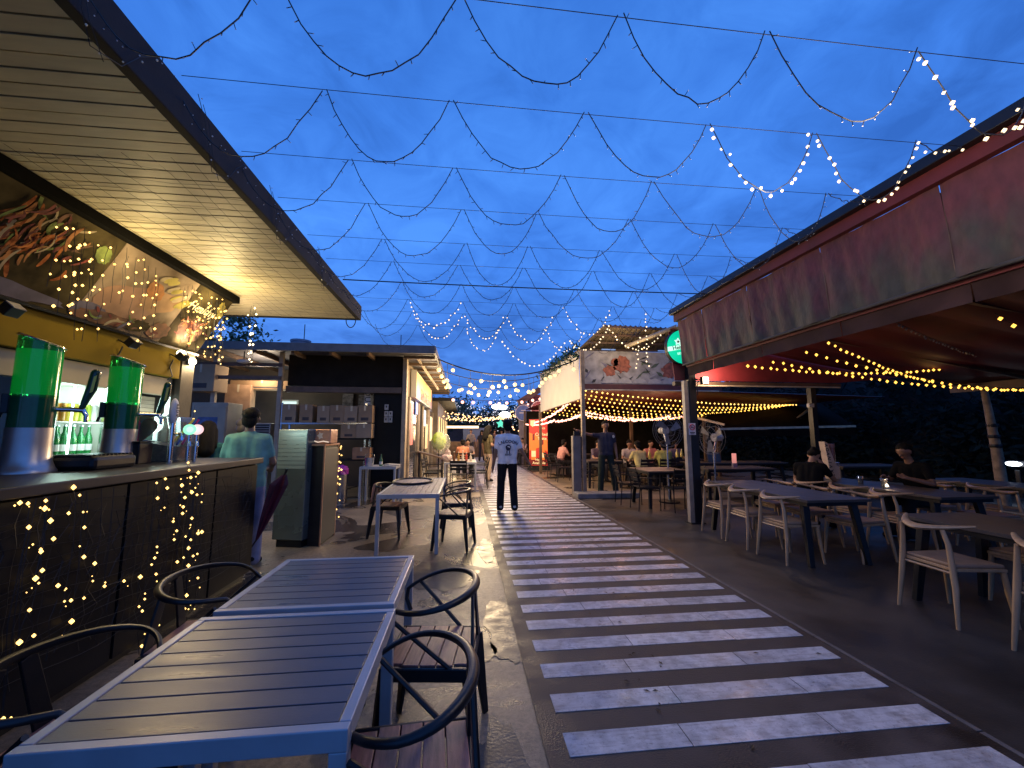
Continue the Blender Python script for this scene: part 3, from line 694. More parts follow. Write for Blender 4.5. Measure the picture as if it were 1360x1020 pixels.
for row in range(2):
    for i in range(7):
        loc = (-3.85 + .19 - .2 * row, 4.28 - .25 + .083 * i, 1.282)
        lab = 'green beer bottle in the front row of the lower fridge shelf' if row == 0 else 'green beer bottle in the back row of the lower fridge shelf'
        if proto is None:
            proto = t = thing('beer_bottle', lab, 'bottle', loc, 0, 'green bottles on the lower fridge shelf')
            mb = MB(); mb.lathe([(.033, 0), (.034, .16), (.026, .20), (.013, .235), (.013, .29)], n=12); mb.build('bottle', mat('bottle_green', (.03, .32, .08), .1, trans=.5), t, smooth=True)
            mb = MB(); mb.lathe([(.0145, .285), (.0145, .30)], n=10); mb.build('cap', M_STEEL, t)
            mb = MB(); mb.lathe([(.0345, .06), (.0345, .12)], n=12, cap=False); mb.build('label', M_WHITE, t)
        else:
            t = copy_tree(proto); t.location = loc; t['label'] = lab
        t['group'] = 'front green bottles in the fridge' if row == 0 else 'back green bottles in the fridge'

# ------------------------------------------------------------------ grey slat tables
def slat_table(label, loc, w, d, across=True, nsl=8, h=.74, group='grey slatted tables in the yard', slat_m=M_SLAT, rz=0.0):
    t = thing('slat_table', label, 'table', loc, rz, group)
    x, y = w / 2, d / 2; rim = .032
    mb = MB(); mb.bb(-x, x, -y, -y + rim, h - .055, h); mb.bb(-x, x, y - rim, y, h - .055, h); mb.bb(-x, -x + rim, -y + rim + .001, y - rim - .001, h - .055, h); mb.bb(x - rim, x, -y + rim + .001, y - rim - .001, h - .055, h)
    mb.build('frame', M_GREYMETAL, t, bevel=.003)
    n_ = nsl; L_ = (d if across else w) - 2 * rim - .006; p = L_ / n_
    for k in range(n_):
        mb = MB(); a = -L_ / 2 + p * k + .003; c_ = a + p - .006
        if across: mb.bb(-x + rim + .003, x - rim - .003, a, c_, h - .022, h - .003)
        else: mb.bb(a, c_, -y + rim + .003, y - rim - .003, h - .022, h - .003)
        mb.build('slat', slat_m, t, bevel=.0015)
    mb = MB(); mb.bb(-x + rim, x - rim, -.02, .02, h - .05, h - .024); mb.build('crossbar', M_BLACK, t)
    for sx in (-1, 1):
        for sy in (-1, 1):
            mb = MB(); mb.box((sx * (x - .024), sy * (y - .024), (h - .056) / 2), (.046, .046, h - .056)); mb.build('leg', M_GREYMETAL, t, bevel=.003)
    return t
slat_table('big grey slatted table nearest the camera', (-.685, 1.59, 0), .79, .755)
slat_table('grey slatted table pushed against the nearest one', (-.685, 2.395, 0), .76, .755)
slat_table('long thin legged slatted table in the middle of the yard', (-.70, 6.45, 0), .78, 1.95, False, 9, slat_m=M_SLATW)
t = thing('tray', 'dark oval ring shaped tray lying on the middle slatted table', 'tray', (-.80, 6.85, .745))
mb = MB(); mb.tube([(.30 * math.cos(a), .42 * math.sin(a), .012) for a in np.linspace(0, 2 * math.pi, 40)], .016, 6, caps=False); mb.build('rim', M_BLACK, t, smooth=True)
mb = MB(); mb.add([(.29 * math.cos(a), .41 * math.sin(a), .004) for a in np.linspace(0, 2 * math.pi, 40)[:-1]], [tuple(range(39))]); mb.build('plate', M_SLATW, t)
wt = slat_table('pale small table against the dark stall wall with a bucket on it', (-1.83, 9.55, 0), .76, .62, False, 6, .80, slat_m=M_OFFW)
ft = slat_table('grey table at the far end of the yard crowded with bottles', (-.10, 12.0, 0), .86, 1.35, False, 8, slat_m=M_SLATW)
# on the wall table
t = thing('ice_bucket', 'small steel ice bucket on the wall table', 'bucket', (-2.05, 9.45, .80))
mb = MB(); mb.lathe([(.085, 0), (.105, .18), (.112, .185)], n=18); mb.build('pail', M_STEEL, t, smooth=True); mb = MB(); mb.tube([(.11 * math.cos(a), 0, .18 + .10 * math.sin(a)) for a in np.linspace(0, math.pi, 10)], .004, 5); mb.build('handle', M_STEEL, t)
t = thing('green_bottle', 'green glass bottle standing on the wall table', 'bottle', (-1.80, 9.42, .80))
mb = MB(); mb.lathe([(.035, 0), (.036, .13), (.014, .20), (.013, .26)], n=12); mb.build('bottle', mat('bottle_pale_green', (.10, .22, .10), .12, trans=.3), t, smooth=True); mb = MB(); mb.lathe([(.037, .04), (.037, .10)], n=12, cap=False); mb.build('label', M_OFFW, t)
t = thing('paper_stack', 'loose white papers lying on the wall table', 'papers', (-1.62, 9.52, .80))
for k in range(5):
    mb = MB(); mb.box((.02 * k - .03, .03 * k - .05, .004 + .006 * k), (.22, .30, .003), (.02 * k - .04, 0, .3 * k)); mb.build('sheet', M_OFFW, t)

# ------------------------------------------------------------------ black metal armchairs with timber seats (face -x)
def armchair(label, back=False, seat_m=M_SEATWOOD):
    t = thing('metal_armchair', label, 'chair', (0, 0, 0), 0, 'black metal armchairs round the grey tables')
    for k in range(5):
        mb = MB(); y_ = -.155 + .0775 * k; e_ = .014 if k in (0, 4) else 0
        mb.bb(y_ - .0365, y_ + .0365, -.197 + e_, .197 - e_, .442, .458); mb.build('seat_slat', seat_m, t, bevel=.003)
    mb = MB(); mb.bb(-.215, .205, -.218, -.20, .395, .452); mb.bb(-.215, .205, .20, .218, .395, .452); mb.bb(-.215, -.20, -.199, .199, .395, .452); mb.bb(.19, .205, -.199, .199, .395, .452); mb.build('seat_frame', M_BLACK, t, bevel=.005)
    for sx, sy in ((-1, -1), (-1, 1), (1, -1), (1, 1)):
        mb = MB(); mb.bar((sx * .185, sy * .185, .42), (sx * .235, sy * .235, 0), .075, .03, (sx, -sy, 0), .032, .022); mb.build('leg', M_BLACK, t, bevel=.004)
    # one bent rail that makes arms and back
    pts = []
    for a in np.linspace(-2.35, 2.35, 34):
        u = abs(a) / 2.35
        x_ = .205 * math.cos(a) - .005; y_ = .285 * math.sin(a) * (1.0 if abs(a) < 1.6 else 1 - .10 * (abs(a) - 1.6))
        pts.append((x_, y_, .745 - .06 * u ** 2))
    for s_, i_ in ((-1, 0), (1, -1)):
        p0 = Vector(pts[i_])
        ext = [p0 + Vector((-.04, -s_ * .006, -.03)), p0 + Vector((-.045, -s_ * .012, -.08)), p0 + Vector((-.02, -s_ * .02, -.135))]
        ext = [tuple(v) for v in ext]
        pts = ext[::-1] + pts if i_ == 0 else pts + ext
    k_ = len(pts)
    rs = [.0125 + .010 * max(0, 1 - abs(i - k_ / 2) / (k_ * .28)) for i in range(k_)]
    mb = MB(); mb.tube(pts, rs, 8, flat=.8); mb.build('arm_rail', M_BLACK, t, smooth=True)
    for s_ in (-1, 1):
        mb = MB(); mb.bar((.20, s_ * .15, .43), (.188, s_ * .045, .735), .07, .012, (1, 0, 0), .055, .012); mb.build('back_stay', M_BLACK, t, bevel=.003)
        mb = MB(); mb.tube([(.10, s_ * .205, .45), (-.14, s_ * .262, .67)], .010, 6); mb.build('side_brace', M_BLACK, t)
    if back:
        mb = MB()
        pts = [(.205 + .012 * math.cos(v * 3), u * .17, .50 + v * .27) for u, v in ((-1, 0), (1, 0), (1, .7), (.75, .95), (0, 1), (-.75, .95), (-1, .7))]
        mb.prism(pts, (.016, 0, 0)); mb.build('back_panel', mat('salmon_plywood', (.50, .24, .16), .4, 0, .15, 5), t, bevel=.004)
    return t
ac = armchair('x'); ua = []
place(ac, ua, (-.16, 1.47, 0), R(4), 'black armchair with timber seat nearest the camera, tucked under the near table')
place(ac, ua, (-.13, 2.24, 0), R(-7), 'black armchair with timber seat right of the second grey table')
place(ac, ua, (-1.31, 1.66, 0), R(176), 'black armchair in shadow between the counter and the nearest table')
place(ac, ua, (-1.33, 2.49, 0), R(184), 'black armchair in shadow between the counter and the second table')
place(ac, ua, (-.12, 5.80, 0), R(-14), 'black armchair right of the middle slatted table, its near legs in a puddle')
armchair('black armchair with a salmon plywood back left of the middle table', True).location = (-1.10, 6.55, 0)
bpy.data.objects[[o.name for o in bpy.data.objects if o.get('label', '').startswith('black armchair with a salmon')][0]].rotation_euler = (0, 0, R(170))
place(ac, ua, (-.10, 6.70, 0), R(6), 'black armchair half hidden behind the chair right of the middle table')
# thin slat-back chairs (face -x)
def slatchair(label, group='dark slat back chairs'):
    t = thing('slat_chair', label, 'chair', (0, 0, 0), 0, group)
    for k in range(5):
        mb = MB(); mb.bb(-.20 + .08 * k, -.128 + .08 * k, -.20, .20, .44, .455); mb.build('seat_slat', M_DARK, t)
    for k in range(3):
        mb = MB(); mb.box((.215 + .028 * k, 0, .60 + .09 * k), (.012, .40, .065), (0, R(14), 0)); mb.build('back_slat', M_DARK, t)
    for s_ in (-1, 1):
        mb = MB(); mb.tube([(-.21, s_ * .21, 0), (-.20, s_ * .21, .44)], .011, 6); mb.build('leg', M_BLACK, t)
        mb = MB(); mb.tube([(.24, s_ * .21, 0), (.20, s_ * .21, .44), (.285, s_ * .21, .84)], .011, 6); mb.build('rear_leg', M_BLACK, t)
        mb = MB(); mb.tube([(-.20, s_ * .225, .44), (-.20, s_ * .235, .63), (.22, s_ * .23, .64)], .010, 6); mb.build('armrest', M_BLACK, t)
    mb = MB(); mb.bb(-.21, .21, -.212, -.20, .42, .44); mb.bb(-.21, .21, .20, .212, .42, .44); mb.build('seat_frame', M_BLACK, t)
    return t
sc_p = slatchair('x'); us = []
place(sc_p, us, (-.86, 11.75, 0), R(172), 'dark slat chair left of the far yard table, nearer of the two')
place(sc_p, us, (-.84, 12.45, 0), R(178), 'dark slat chair left of the far yard table, farther of the two')
place(sc_p, us, (.42, 11.70, 0), R(-6), 'dark slat chair right of the far yard table beside the walkway')
place(sc_p, us, (.40, 12.45, 0), R(4), 'dark slat chair behind the one beside the walkway')
place(sc_p, us, (-.12, 11.1, 0), R(-96), 'dark slat chair at the near end of the far yard table')
# on the far table
for i, (x_, y_, h_, c, lab) in enumerate(((-.28, 11.75, .26, (.12, .05, .02), 'brown sauce bottle at the front of the far yard table'), (-.16, 11.9, .24, (.30, .18, .05), 'amber bottle in the middle of the far yard table'), (-.04, 11.8, .28, (.55, .50, .40), 'clear tall glass bottle on the far yard table'), (.06, 12.0, .22, (.40, .05, .03), 'red sauce bottle on the far yard table'), (.18, 11.85, .20, (.50, .45, .38), 'pale short jar at the right of the far yard table'))):
    t = thing('table_bottle', lab, 'bottle', (x_, y_, .74), 0, 'bottles on the far yard table')
    mb = MB(); mb.lathe([(.034, 0), (.036, h_ * .55), (.015, h_ * .8), (.014, h_)], n=10); mb.build('bottle', mat('tb_%d' % i, c, .2), t, smooth=True); mb = MB(); mb.lathe([(.017, h_ - .01), (.017, h_ + .015)], n=8); mb.build('cap', M_OFFW, t)
t = thing('plastic_bag', 'pale crumpled carrier bag set on the far yard table', 'bag', (-.48, 11.72, .74))
mb = MB(); mb.ball((0, 0, .10), (.15, .13, .12), 14, 8); mb.ball((.03, 0, .20), (.07, .06, .13), 10, 6); rb = random.Random(2); mb.v = [(x + rb.uniform(-.012, .012), y + rb.uniform(-.012, .012), max(0, z + rb.uniform(-.012, .012))) for x, y, z in mb.v]; mb.build('bag', mat('pale_bag', (.50, .40, .36), .4, 0, .15, 8), t)
mb = MB(); mb.tube([(.02, 0, .32), (.0, .03, .38), (.05, .02, .36)], .012, 6); mb.build('knot', M_OFFW, t)
t = thing('lime_bag', 'lime green balloon of leaves in a clear bag left of the walkway', 'bag', (-.80, 13.3, 0))
mb = MB(); mb.ball((0, 0, 1.27), (.23, .22, .28), 18, 12); mb.v = [(x + rb.uniform(-.01, .01), y + rb.uniform(-.01, .01), z + rb.uniform(-.012, .012)) for x, y, z in mb.v]; mb.build('lime_filling', mat('lime_leaf', (.35, .48, .06), .4, 0, .35, 12), t, smooth=True)
mb = MB(); mb.ball((.06, 0, 1.22), (.30, .24, .36), 16, 10); mb.v = [(x + rb.uniform(-.015, .015), y + rb.uniform(-.015, .015), z) for x, y, z in mb.v]; mb.build('clear_film', mat('clear_film', (.8, .82, .75), .1, trans=.0, alpha=.22), t)
mb = MB(); mb.tube([(0, 0, 0), (0, 0, 1.0)], .02, 8); mb.lathe([(.16, 0), (.16, .02)], n=14); mb.build('stand', M_BLACK, t)
t = thing('plank_screen', 'brown sloping timber screen beside the lime green bag', 'screen', (-1.0, 13.0, 0))
for k in range(4):
    mb = MB(); mb.prism([(-.42, .12 * k, .58), (-.42, .12 * k + .11, .58), (.36, .12 * k + .11, .72), (.36, .12 * k, .72)], (0, 0, .04))
    mb.v = [(x, y, z + (.35 if x < 0 else 0)) for x, y, z in mb.v]; mb.build('plank', M_BROWN, t)
for x_ in (-.38, .32):
    mb = MB(); mb.bb(x_ - .02, x_ + .02, .2, .24, 0, .72 + (.2 if x_ < 0 else 0)); mb.build('leg', M_BLACK, t)

# ------------------------------------------------------------------ cooler and dark cabinet beyond the bar
co = thing('chest_cooler', 'tall pale teal backed cooler standing between the bar end and a dark cabinet', 'cooler', (-2.30, 5.98, 0), R(-14))
mb = MB(); mb.bb(-.24, .20, 0, .62, .10, 1.56); mb.build('body', mat('pale_teal_steel', (.17, .205, .20), .28, .6, .25, 1.5, rvar=.12), co, bevel=.01)
mb = MB(); mb.bb(-.20, .16, .04, .58, 0, .095); mb.build('base', M_BLACK, co)
for k in range(9):
    mb = MB(); mb.bb(-.225, .185, -.006, -.001, 1.03 + .055 * k, 1.075 + .055 * k); mb.build('grille_panel', mat('teal_panel', (.25, .31, .30), .25, .4, .15, 2), co)
cb = thing('dark_cabinet', 'dark slate cabinet with metal corner trims and fairy lights on its right edge', 'cabinet', (-1.98, 6.02, 0))
mb = MB(); mb.prism([(-.10, .02, 0), (.06, .0, 0), (.06, .62, 0), (-.10, .62, 0)], (0, 0, 1.33)); mb.build('side', M_DARK, cb)
mb = MB(); mb.bb(.062, .075, .02, .62, .03, 1.30); mb.build('front_panel', mat('slate_panel', (.018, .020, .025), .5, 0, .2, 3), cb, bevel=.003)
mb = MB(); mb.bb(.06, .078, -.006, .014, .0, 1.34); mb.bb(.06, .078, .62, .64, 0, 1.34); mb.bb(-.10, .08, -.01, .65, 1.335, 1.36); mb.build('trim', mat('copper_trim', (.42, .24, .16), .35, .6), cb)
t = thing('copper_box', 'shiny copper coloured box with a pale emblem on the dark cabinet', 'box', (-2.0, 6.25, 1.362))
mb = MB(); mb.bb(-.10, .14, -.16, .16, 0, .20); mb.build('box', mat('copper_foil', (.40, .22, .15), .28, .5, .25, 5, .2, 25), t, bevel=.01)
mb = MB(); mb.prism([(.0 + .03 * math.cos(a) * (1.6 if k % 2 else .8), -.1625, .11 + .045 * math.sin(a) * (1.3 if k % 2 else .8)) for k, a in enumerate(np.linspace(0, 2 * math.pi, 11)[:-1])], (0, -.002, 0)); mb.build('emblem', M_OFFW, t)
mb = MB(); mb.tube([(-.08, -.17, .04), (-.02, -.18, .02), (.05, -.18, .035), (.12, -.17, .02)], .008, 6); mb.build('ribbon', glow('rope_light', (1, .8, .62), .7), t)
st = [[(-1.885, 6.70 + dy, 1.32 - .09 * k) for k in range(n_)] for dy, n_ in ((0, 13), (.03, 7), (-.03, 9))]
ct = curtain('fairy_light_curtain', 'fairy lights running down the right edge of the dark cabinet', st, M_WARM, r=.014)
lamp('fairy_light', (-1.30, 7.1, .9), 1.6, YELL, .15, ct)
t = thing('folded_umbrella', 'folded dark plum umbrella leaning at the end of the bar counter', 'umbrella', (-2.14, 4.98, 0))
mb = MB()
for k in range(8):
    a0, a1 = 2 * math.pi * k / 8, 2 * math.pi * (k + 1) / 8
    P_ = lambda f, a, z, r: (-.10 + .24 * f + r * math.cos(a), r * .8 * math.sin(a), z * .84)
    am = (a0 + a1) / 2
    mb.add([P_(0, a0, .42, .015), P_(.35, a0, .72, .06), P_(.8, a0, 1.12, .10), P_(1, a0, 1.24, .03), P_(0, am, .42, .012), P_(.35, am, .72, .035), P_(.8, am, 1.10, .055), P_(1, am, 1.24, .02), P_(0, a1, .42, .015), P_(.35, a1, .72, .06), P_(.8, a1, 1.12, .10), P_(1, a1, 1.24, .03)],
           [(0, 4, 5, 1), (1, 5, 6, 2), (2, 6, 7, 3), (4, 8, 9, 5), (5, 9, 10, 6), (6, 10, 11, 7)])
mb.build('canopy', mat('plum_cloth', (.085, .010, .026), .5, 0, .3, 8), t)
mb = MB(); mb.tube([(-.32, 0, 0), (-.10, 0, .353), (.15, 0, 1.067)], .009, 8); mb.build('shaft', M_BLACK, t)
mb = MB(); mb.tube([(.15, 0, 1.067), (.165, 0, 1.11)], .014, 8); mb.build('handle', M_BLACK, t)

# ------------------------------------------------------------------ second stall: dark front wall, store room, shop side
stl = thing('dark_stall', 'long dark stall with flat roof, open store room and shop fronts along the walkway', 'stall', (-2.5, 12, 0))
M_WALL2 = mat('dark_brown_wall', (.017, .014, .011), .8, 0, .25, 3, .15, 30, spec=.1)
b = MB(); b.bb(-9.0, -.72, 9.42, 19.2, 3.36, 3.46); b.build('roof', mat('grey_roof_sheet', (.16, .16, .18), .5, .3, .2, 3), stl, world=True)
b = MB(); b.bb(-9.0, -.70, 9.36, 9.415, 3.30, 3.48); b.bb(-.715, -.68, 9.42, 19.2, 3.32, 3.48); b.build('roof_edge', mat('roof_edge_grey', (.11, .10, .095), .5, .2), stl, world=True)
b = MB(); b.bb(-4.15, -1.52, 10.2, 10.3, 2.62, 3.355); b.build('front_fascia', M_WALL2, stl, world=True)
b = MB(); b.bb(-4.15, -1.52, 10.1, 10.19, 2.46, 2.60); b.build('lintel', M_BROWN, stl, world=True, bevel=.006)
b = MB(); b.bb(-2.15, -1.46, 10.2, 10.32, 0, 2.455); b.build('front_wall', mat('charcoal_door', (.010, .010, .009), .7, 0, .2, 3, spec=.15), stl, world=True)
b = MB(); b.bb(-1.50, -1.40, 10.12, 10.32, 0, 3.30); b.build('corner_post', mat('pale_timber_trim', (.30, .23, .15), .6, 0, .2, 5), stl, world=True, bevel=.006)
b = MB(); b.bb(-9, -1.5, 12.6, 12.7, 0, 3.35); b.build('rear_wall', mat('store_wall', (.10, .075, .055), .8, 0, .2, 2), stl, world=True)
b = MB(); b.bb(-2.2, -2.12, 10.33, 12.6, 0, 3.35); b.build('inner_wall', M_WALL2, stl, world=True)
for x_ in (-5.6, -4.20):
    b = MB(); b.bb(x_ - .045, x_ + .045, 9.9, 9.99, 0, 3.35); b.build('post', M_TAN if x_ < -4 else M_BROWN, stl, world=True, bevel=.004)
for z_, y_, x0, x1 in ((3.02, 9.88, -7, -4.16), (2.72, 9.86, -7, -4.16)):
    b = MB(); b.bb(x0, x1, y_, y_ + .05, z_, z_ + .08); b.build('beam', M_BROWN, stl, world=True)
for k in range(7):
    b = MB(); b.bar((-7.0 + .8 * k, 9.5, 3.30), (-7.0 + .8 * k + .02, 12.5, 3.30), .06, .09); b.build('rafter', M_BROWN, stl, world=True)
b = MB(); [b.bb(-2.95 + .16 * k, -2.84 + .16 * k, 12.55, 12.59, 2.28 - .04 * (k % 3), 2.62) for k in range(5)]; b.build('pennants', M_OFFW, stl, world=True)
# posters on the back wall seen over the boxes
for i, (x_, w_, z_, h_, s_) in enumerate(((-3.55, .30, 2.45, .42, 'MENU'), (-3.10, .26, 2.38, .50, 'OPEN'), (-2.70, .36, 2.46, .40, 'BEER'))):
    b = MB(); b.bb(x_, x_ + w_, 12.53, 12.548, z_ - h_ / 2, z_ + h_ / 2); b.build('poster', mat('grey_poster', (.28, .25, .23), .7, 0, .5, 14), stl, world=True)
b = MB(); b.bb(-2.42, -2.28, 10.34, 10.36, 2.20, 2.60); b.build('poster', M_OFFW, stl, world=True)
lettering('DU', .20, M_INK, stl, (-2.35, 10.335, 2.40), (R(90), R(90), 0))
# power boxes on the dark wall
for i, (dx, dz) in enumerate(((0, 0), (0, -.16), (.10, -.16), (0, -.30), (.10, -.30))):
    t = thing('switch_box', ['top grey switch box on the dark stall wall', 'left middle grey switch box on the dark stall wall', 'right middle grey switch box on the dark stall wall', 'lower left grey switch box on the dark stall wall', 'lower right grey switch box on the dark stall wall'][i], 'switch box', (-1.86 + dx, 10.17, 2.13 + dz), 0, 'switch boxes on the dark wall')
    mb = MB(); mb.box((0, 0, 0), (.09, .05, .13)); mb.build('housing', mat('switch_grey', (.34, .32, .28), .5), t, bevel=.006); mb = MB(); mb.box((0, -.028, .01), (.03, .01, .05)); mb.build('switch', M_BLACK, t)
# steel shelf with boxes
sh = thing('steel_shelf', 'steel storage shelf of three levels in the store room opening', 'shelf', (-3.2, 10.05, 0))
for z_ in (.92, 1.40, 1.75):
    mb = MB(); mb.bb(-.98, .96, -.12, .42, z_ - .035, z_); mb.build('shelf_board', M_STEEL if z_ > 1.7 else M_DARK, sh)
for x_ in (-.96, .90):
    for y_ in (-.11, .38):
        mb = MB(); mb.bb(x_, x_ + .04, y_, y_ + .04, 0, 2.2); mb.build('upright', M_STEEL, sh)
cardp = {}
def carton(loc, w, d, h, label, m=M_CARD, rz=0.0, pr=True, group='cardboard boxes in the store room'):
    t = thing('cardboard_box', label, 'cardboard box', loc, rz, group)
    mb = MB(); mb.bb(-w / 2, w / 2, -d / 2, d / 2, 0, h); mb.build('carton', m, t, bevel=.004)
    mb = MB(); mb.bb(-.025, .025, -d / 2 - .002, d / 2 + .002, h, h + .002); mb.bb(-.022, .022, -d / 2 - .003, -d / 2 - .001, h * .7, h + .001); mb.build('tape', M_TAPE, t)
    if pr:
        mb = MB(); mb.bb(-w * .25, w * .25, -d / 2 - .0035, -d / 2 - .001, h * .12, h * .30); mb.build('print', M_CARDD, t)
    return t
names = ['first', 'second', 'third', 'fourth', 'fifth', 'sixth']
for i, x_ in enumerate((-3.95, -3.58, -3.20, -2.90, -2.58, -2.28)):
    carton((x_ - .02, 10.08, 1.752), (.30, .28, .27, .31, .32, .34)[i], .32, (.42, .41, .38, .40, .38, .40)[i], f'{names[i]} cardboard box from the left on the top shelf', M_CARD2 if i % 2 == 0 else M_CARD)
carton((-2.66, 10.05, 1.402), .34, .30, .30, 'battered cardboard box on the middle shelf', M_CARD, R(8))
carton((-2.30, 10.05, 1.402), .34, .32, .33, 'square cardboard box at the right end of the middle shelf', M_CARD2, 0, False)
carton((-2.33, 10.02, .922), .38, .34, .26, 'cardboard box with orange tint low on the shelf at right', mat('orange_carton', (.36, .18, .08), .8))
t = thing('trash_bin', 'round steel bin topped with a magenta bag by the store room', 'bin', (-2.70, 9.63, 0))
mb = MB(); mb.lathe([(.15, 0), (.16, .05), (.175, .60), (.185, .62)], n=22); mb.build('drum', M_STEEL, t, smooth=True)
mb = MB(); mb.ball((0, 0, .66), (.18, .17, .12), 14, 8); mb.v = [(x + rb.uniform(-.025, .025), y + rb.uniform(-.025, .025), z + rb.uniform(-.03, .05)) for x, y, z in mb.v]; mb.build('bag', mat('magenta_bag', (.42, .05, .38), .35), t)
# clutter left of the shelf
carton((-5.79, 10.00, 2.43), .62, .45, .60, 'large plain cardboard box stacked high at the left of the store room', M_CARD2, R(-6))
t = thing('tall_fridge', 'tall off white fridge under the big cardboard box', 'fridge', (-5.45, 10.0, 0))
M_OFFW2 = mat('aged_cream', (.34, .28, .20), .6, 0, .15, 3); mb = MB(); mb.bb(-.46, .28, -.26, .35, .04, 2.18); mb.build('cabinet', M_OFFW2, t, bevel=.01); mb = MB(); mb.bb(-.44, .26, -.285, -.265, .10, 1.1); mb.build('lower_door', M_OFFW2, t, bevel=.006); mb = MB(); mb.bb(-.44, .26, -.285, -.265, 1.13, 2.1); mb.build('upper_door', M_OFFW2, t, bevel=.006)
mb = MB(); mb.bb(-.30, .10, -.289, -.286, 1.60, 1.86); mb.build('sticker', mat('blue_sticker', (.08, .12, .25), .5, 0, .4, 9), t)
t = thing('slatted_cooler', 'grey cooler with dark slatted grille behind the two men', 'cooler', (-4.85, 10.6, 0))
mb = MB(); mb.bb(-.30, .30, -.2, .3, 0, 1.75); mb.build('body', mat('grey_cooler', (.30, .31, .31), .4), t, bevel=.01)
for k in range(4):
    mb = MB(); mb.bb(-.27, .27, -.212, -.202, 1.52 + .055 * k, 1.55 + .055 * k); mb.build('grille_slat', M_BLACK, t)
mb = MB(); mb.bb(-.26, -.01, -.212, -.202, .2, 1.45); mb.bb(.01, .26, -.212, -.202, .2, 1.45); mb.build('doors', mat('grey_cooler_door', (.36, .38, .38), .3), t)
carton((-5.57, 11.00, 2.08), .55, .4, .62, 'tan upright cardboard box leaning in the store room', mat('tan_carton', (.34, .20, .11), .8), R(10), False)
carton((-5.09, 11.20, 2.61), 1.5, .4, .22, 'long flat cardboard box high over the two men', M_CARD, 0)
t = thing('lit_hatch', 'small bright hatch glowing at the back of the store room', 'hatch', (-5.05, 12.50, 0))
mb = MB(); mb.bb(-.22, .22, .02, .06, 2.1, 2.42); mb.build('pane', glow('hatch_light', (.78, 1, .93), .9), t); mb = MB(); mb.bb(-.27, .27, .065, .09, 2.05, 2.47); mb.build('frame', M_OFFW, t)
lamp('hatch_lamp', (-4.9, 11.6, 2.2), 14, (.9, 1, .9), .2, t)
t = thing('ceiling_lamp', 'dim oval ceiling lamp under the store room roof', 'lamp', (-4.9, 9.7, 3.10))
mb = MB(); mb.ball((0, 0, 0), (.16, .07, .05), 14, 6); mb.build('shade', mat('lamp_shade', (.55, .50, .42), .4), t, smooth=True); mb = MB(); mb.tube([(0, 0, .04), (0, 0, .22)], .012, 6); mb.build('stem', M_BLACK, t)
lamp('store_lamp', (-5.0, 10.7, 2.9), 46, (1, .80, .58), .2, t)
# shop side along the walkway
sd = random.Random(9)
for i, (y0, y1, kind) in enumerate(((10.35, 10.95, 'trim'), (11.0, 13.2, 'glass'), (13.3, 14.5, 'dark'), (14.6, 16.6, 'glass'), (16.7, 17.1, 'trim'), (17.2, 19.1, 'glass'))):
    b = MB(); m_ = {'trim': mat('pale_timber_trim', (.3, .23, .15)), 'dark': M_WALL2, 'glass': mat('shop_glass', (.05, .055, .07), .06, 0, .3, 3)}[kind]
    b.bb(-1.52, -1.46, y0, y1, .02, 2.42); b.build('wall' if kind != 'glass' else 'window', m_, stl, world=True)
    for y_ in (y0, y1 - .07):
        b = MB(); b.bb(-1.455, -1.41, y_, y_ + .07, 0, 2.44); b.build('frame', M_TAN, stl, world=True)
b = MB(); b.bb(-1.52, -1.47, 10.33, 19.15, 2.45, 3.35); b.build('side_wall', mat('tan_side_wall', (.17, .125, .08), .6, 0, .2, 3), stl, world=True)
b = MB(); b.bar((-1.20, 10.05, 3.38), (-0.95, 14.81, 3.06), .05, .05); b.build('brace', M_TAN, stl, world=True)
for k in range(10):
    b = MB(); b.bb(-1.46, -.73, 9.9 + 1.0 * k, 9.97 + 1.0 * k, 3.27, 3.345); b.build('joist', M_BROWN, stl, world=True)
sg = thing('lit_shop_sign', 'glowing yellow shop sign box with red lettering along the stall side', 'sign', (-1.40, 14, 2.84))
b = MB(); b.bb(-1.45, -1.33, 11.3, 16.7, 2.47, 3.22); b.build('case', M_OFFW, sg, world=True)
b = MB(); b.bb(-1.328, -1.322, 11.33, 16.67, 2.72, 3.19); b.build('face', glow('sign_yellow', (1.0, .60, .17), .72), sg, world=True)
b = MB(); b.bb(-1.328, -1.322, 11.33, 16.67, 2.50, 2.718); b.build('lower_face', glow('sign_pink', (.75, .33, .22), .6), sg, world=True)
b = MB(); b.bb(-1.331, -1.326, 11.3, 11.36, 2.47, 3.22); b.bb(-1.331, -1.326, 16.64, 16.7, 2.47, 3.22); b.build('edge', glow('sign_edge', (1, .85, .5), 1.0), sg, world=True)
b = MB(); b.bb(-1.45, -1.30, 11.295, 11.30 - .004, 2.47, 3.22); b.build('end_cap', M_OFFW, sg, world=True)
lettering('SIAM STREET', .50, mat('sign_red', (.35, .04, .03), .5), sg, (-1.318, 14.0, 2.66), (R(90), 0, R(90)), ext=.002)
lamp('sign_light', (-1.0, 12.6, 2.75), 24, (1, .78, .42), .3, sg); lamp('sign_light', (-1.0, 15.4, 2.75), 24, (1, .78, .42), .3, sg)
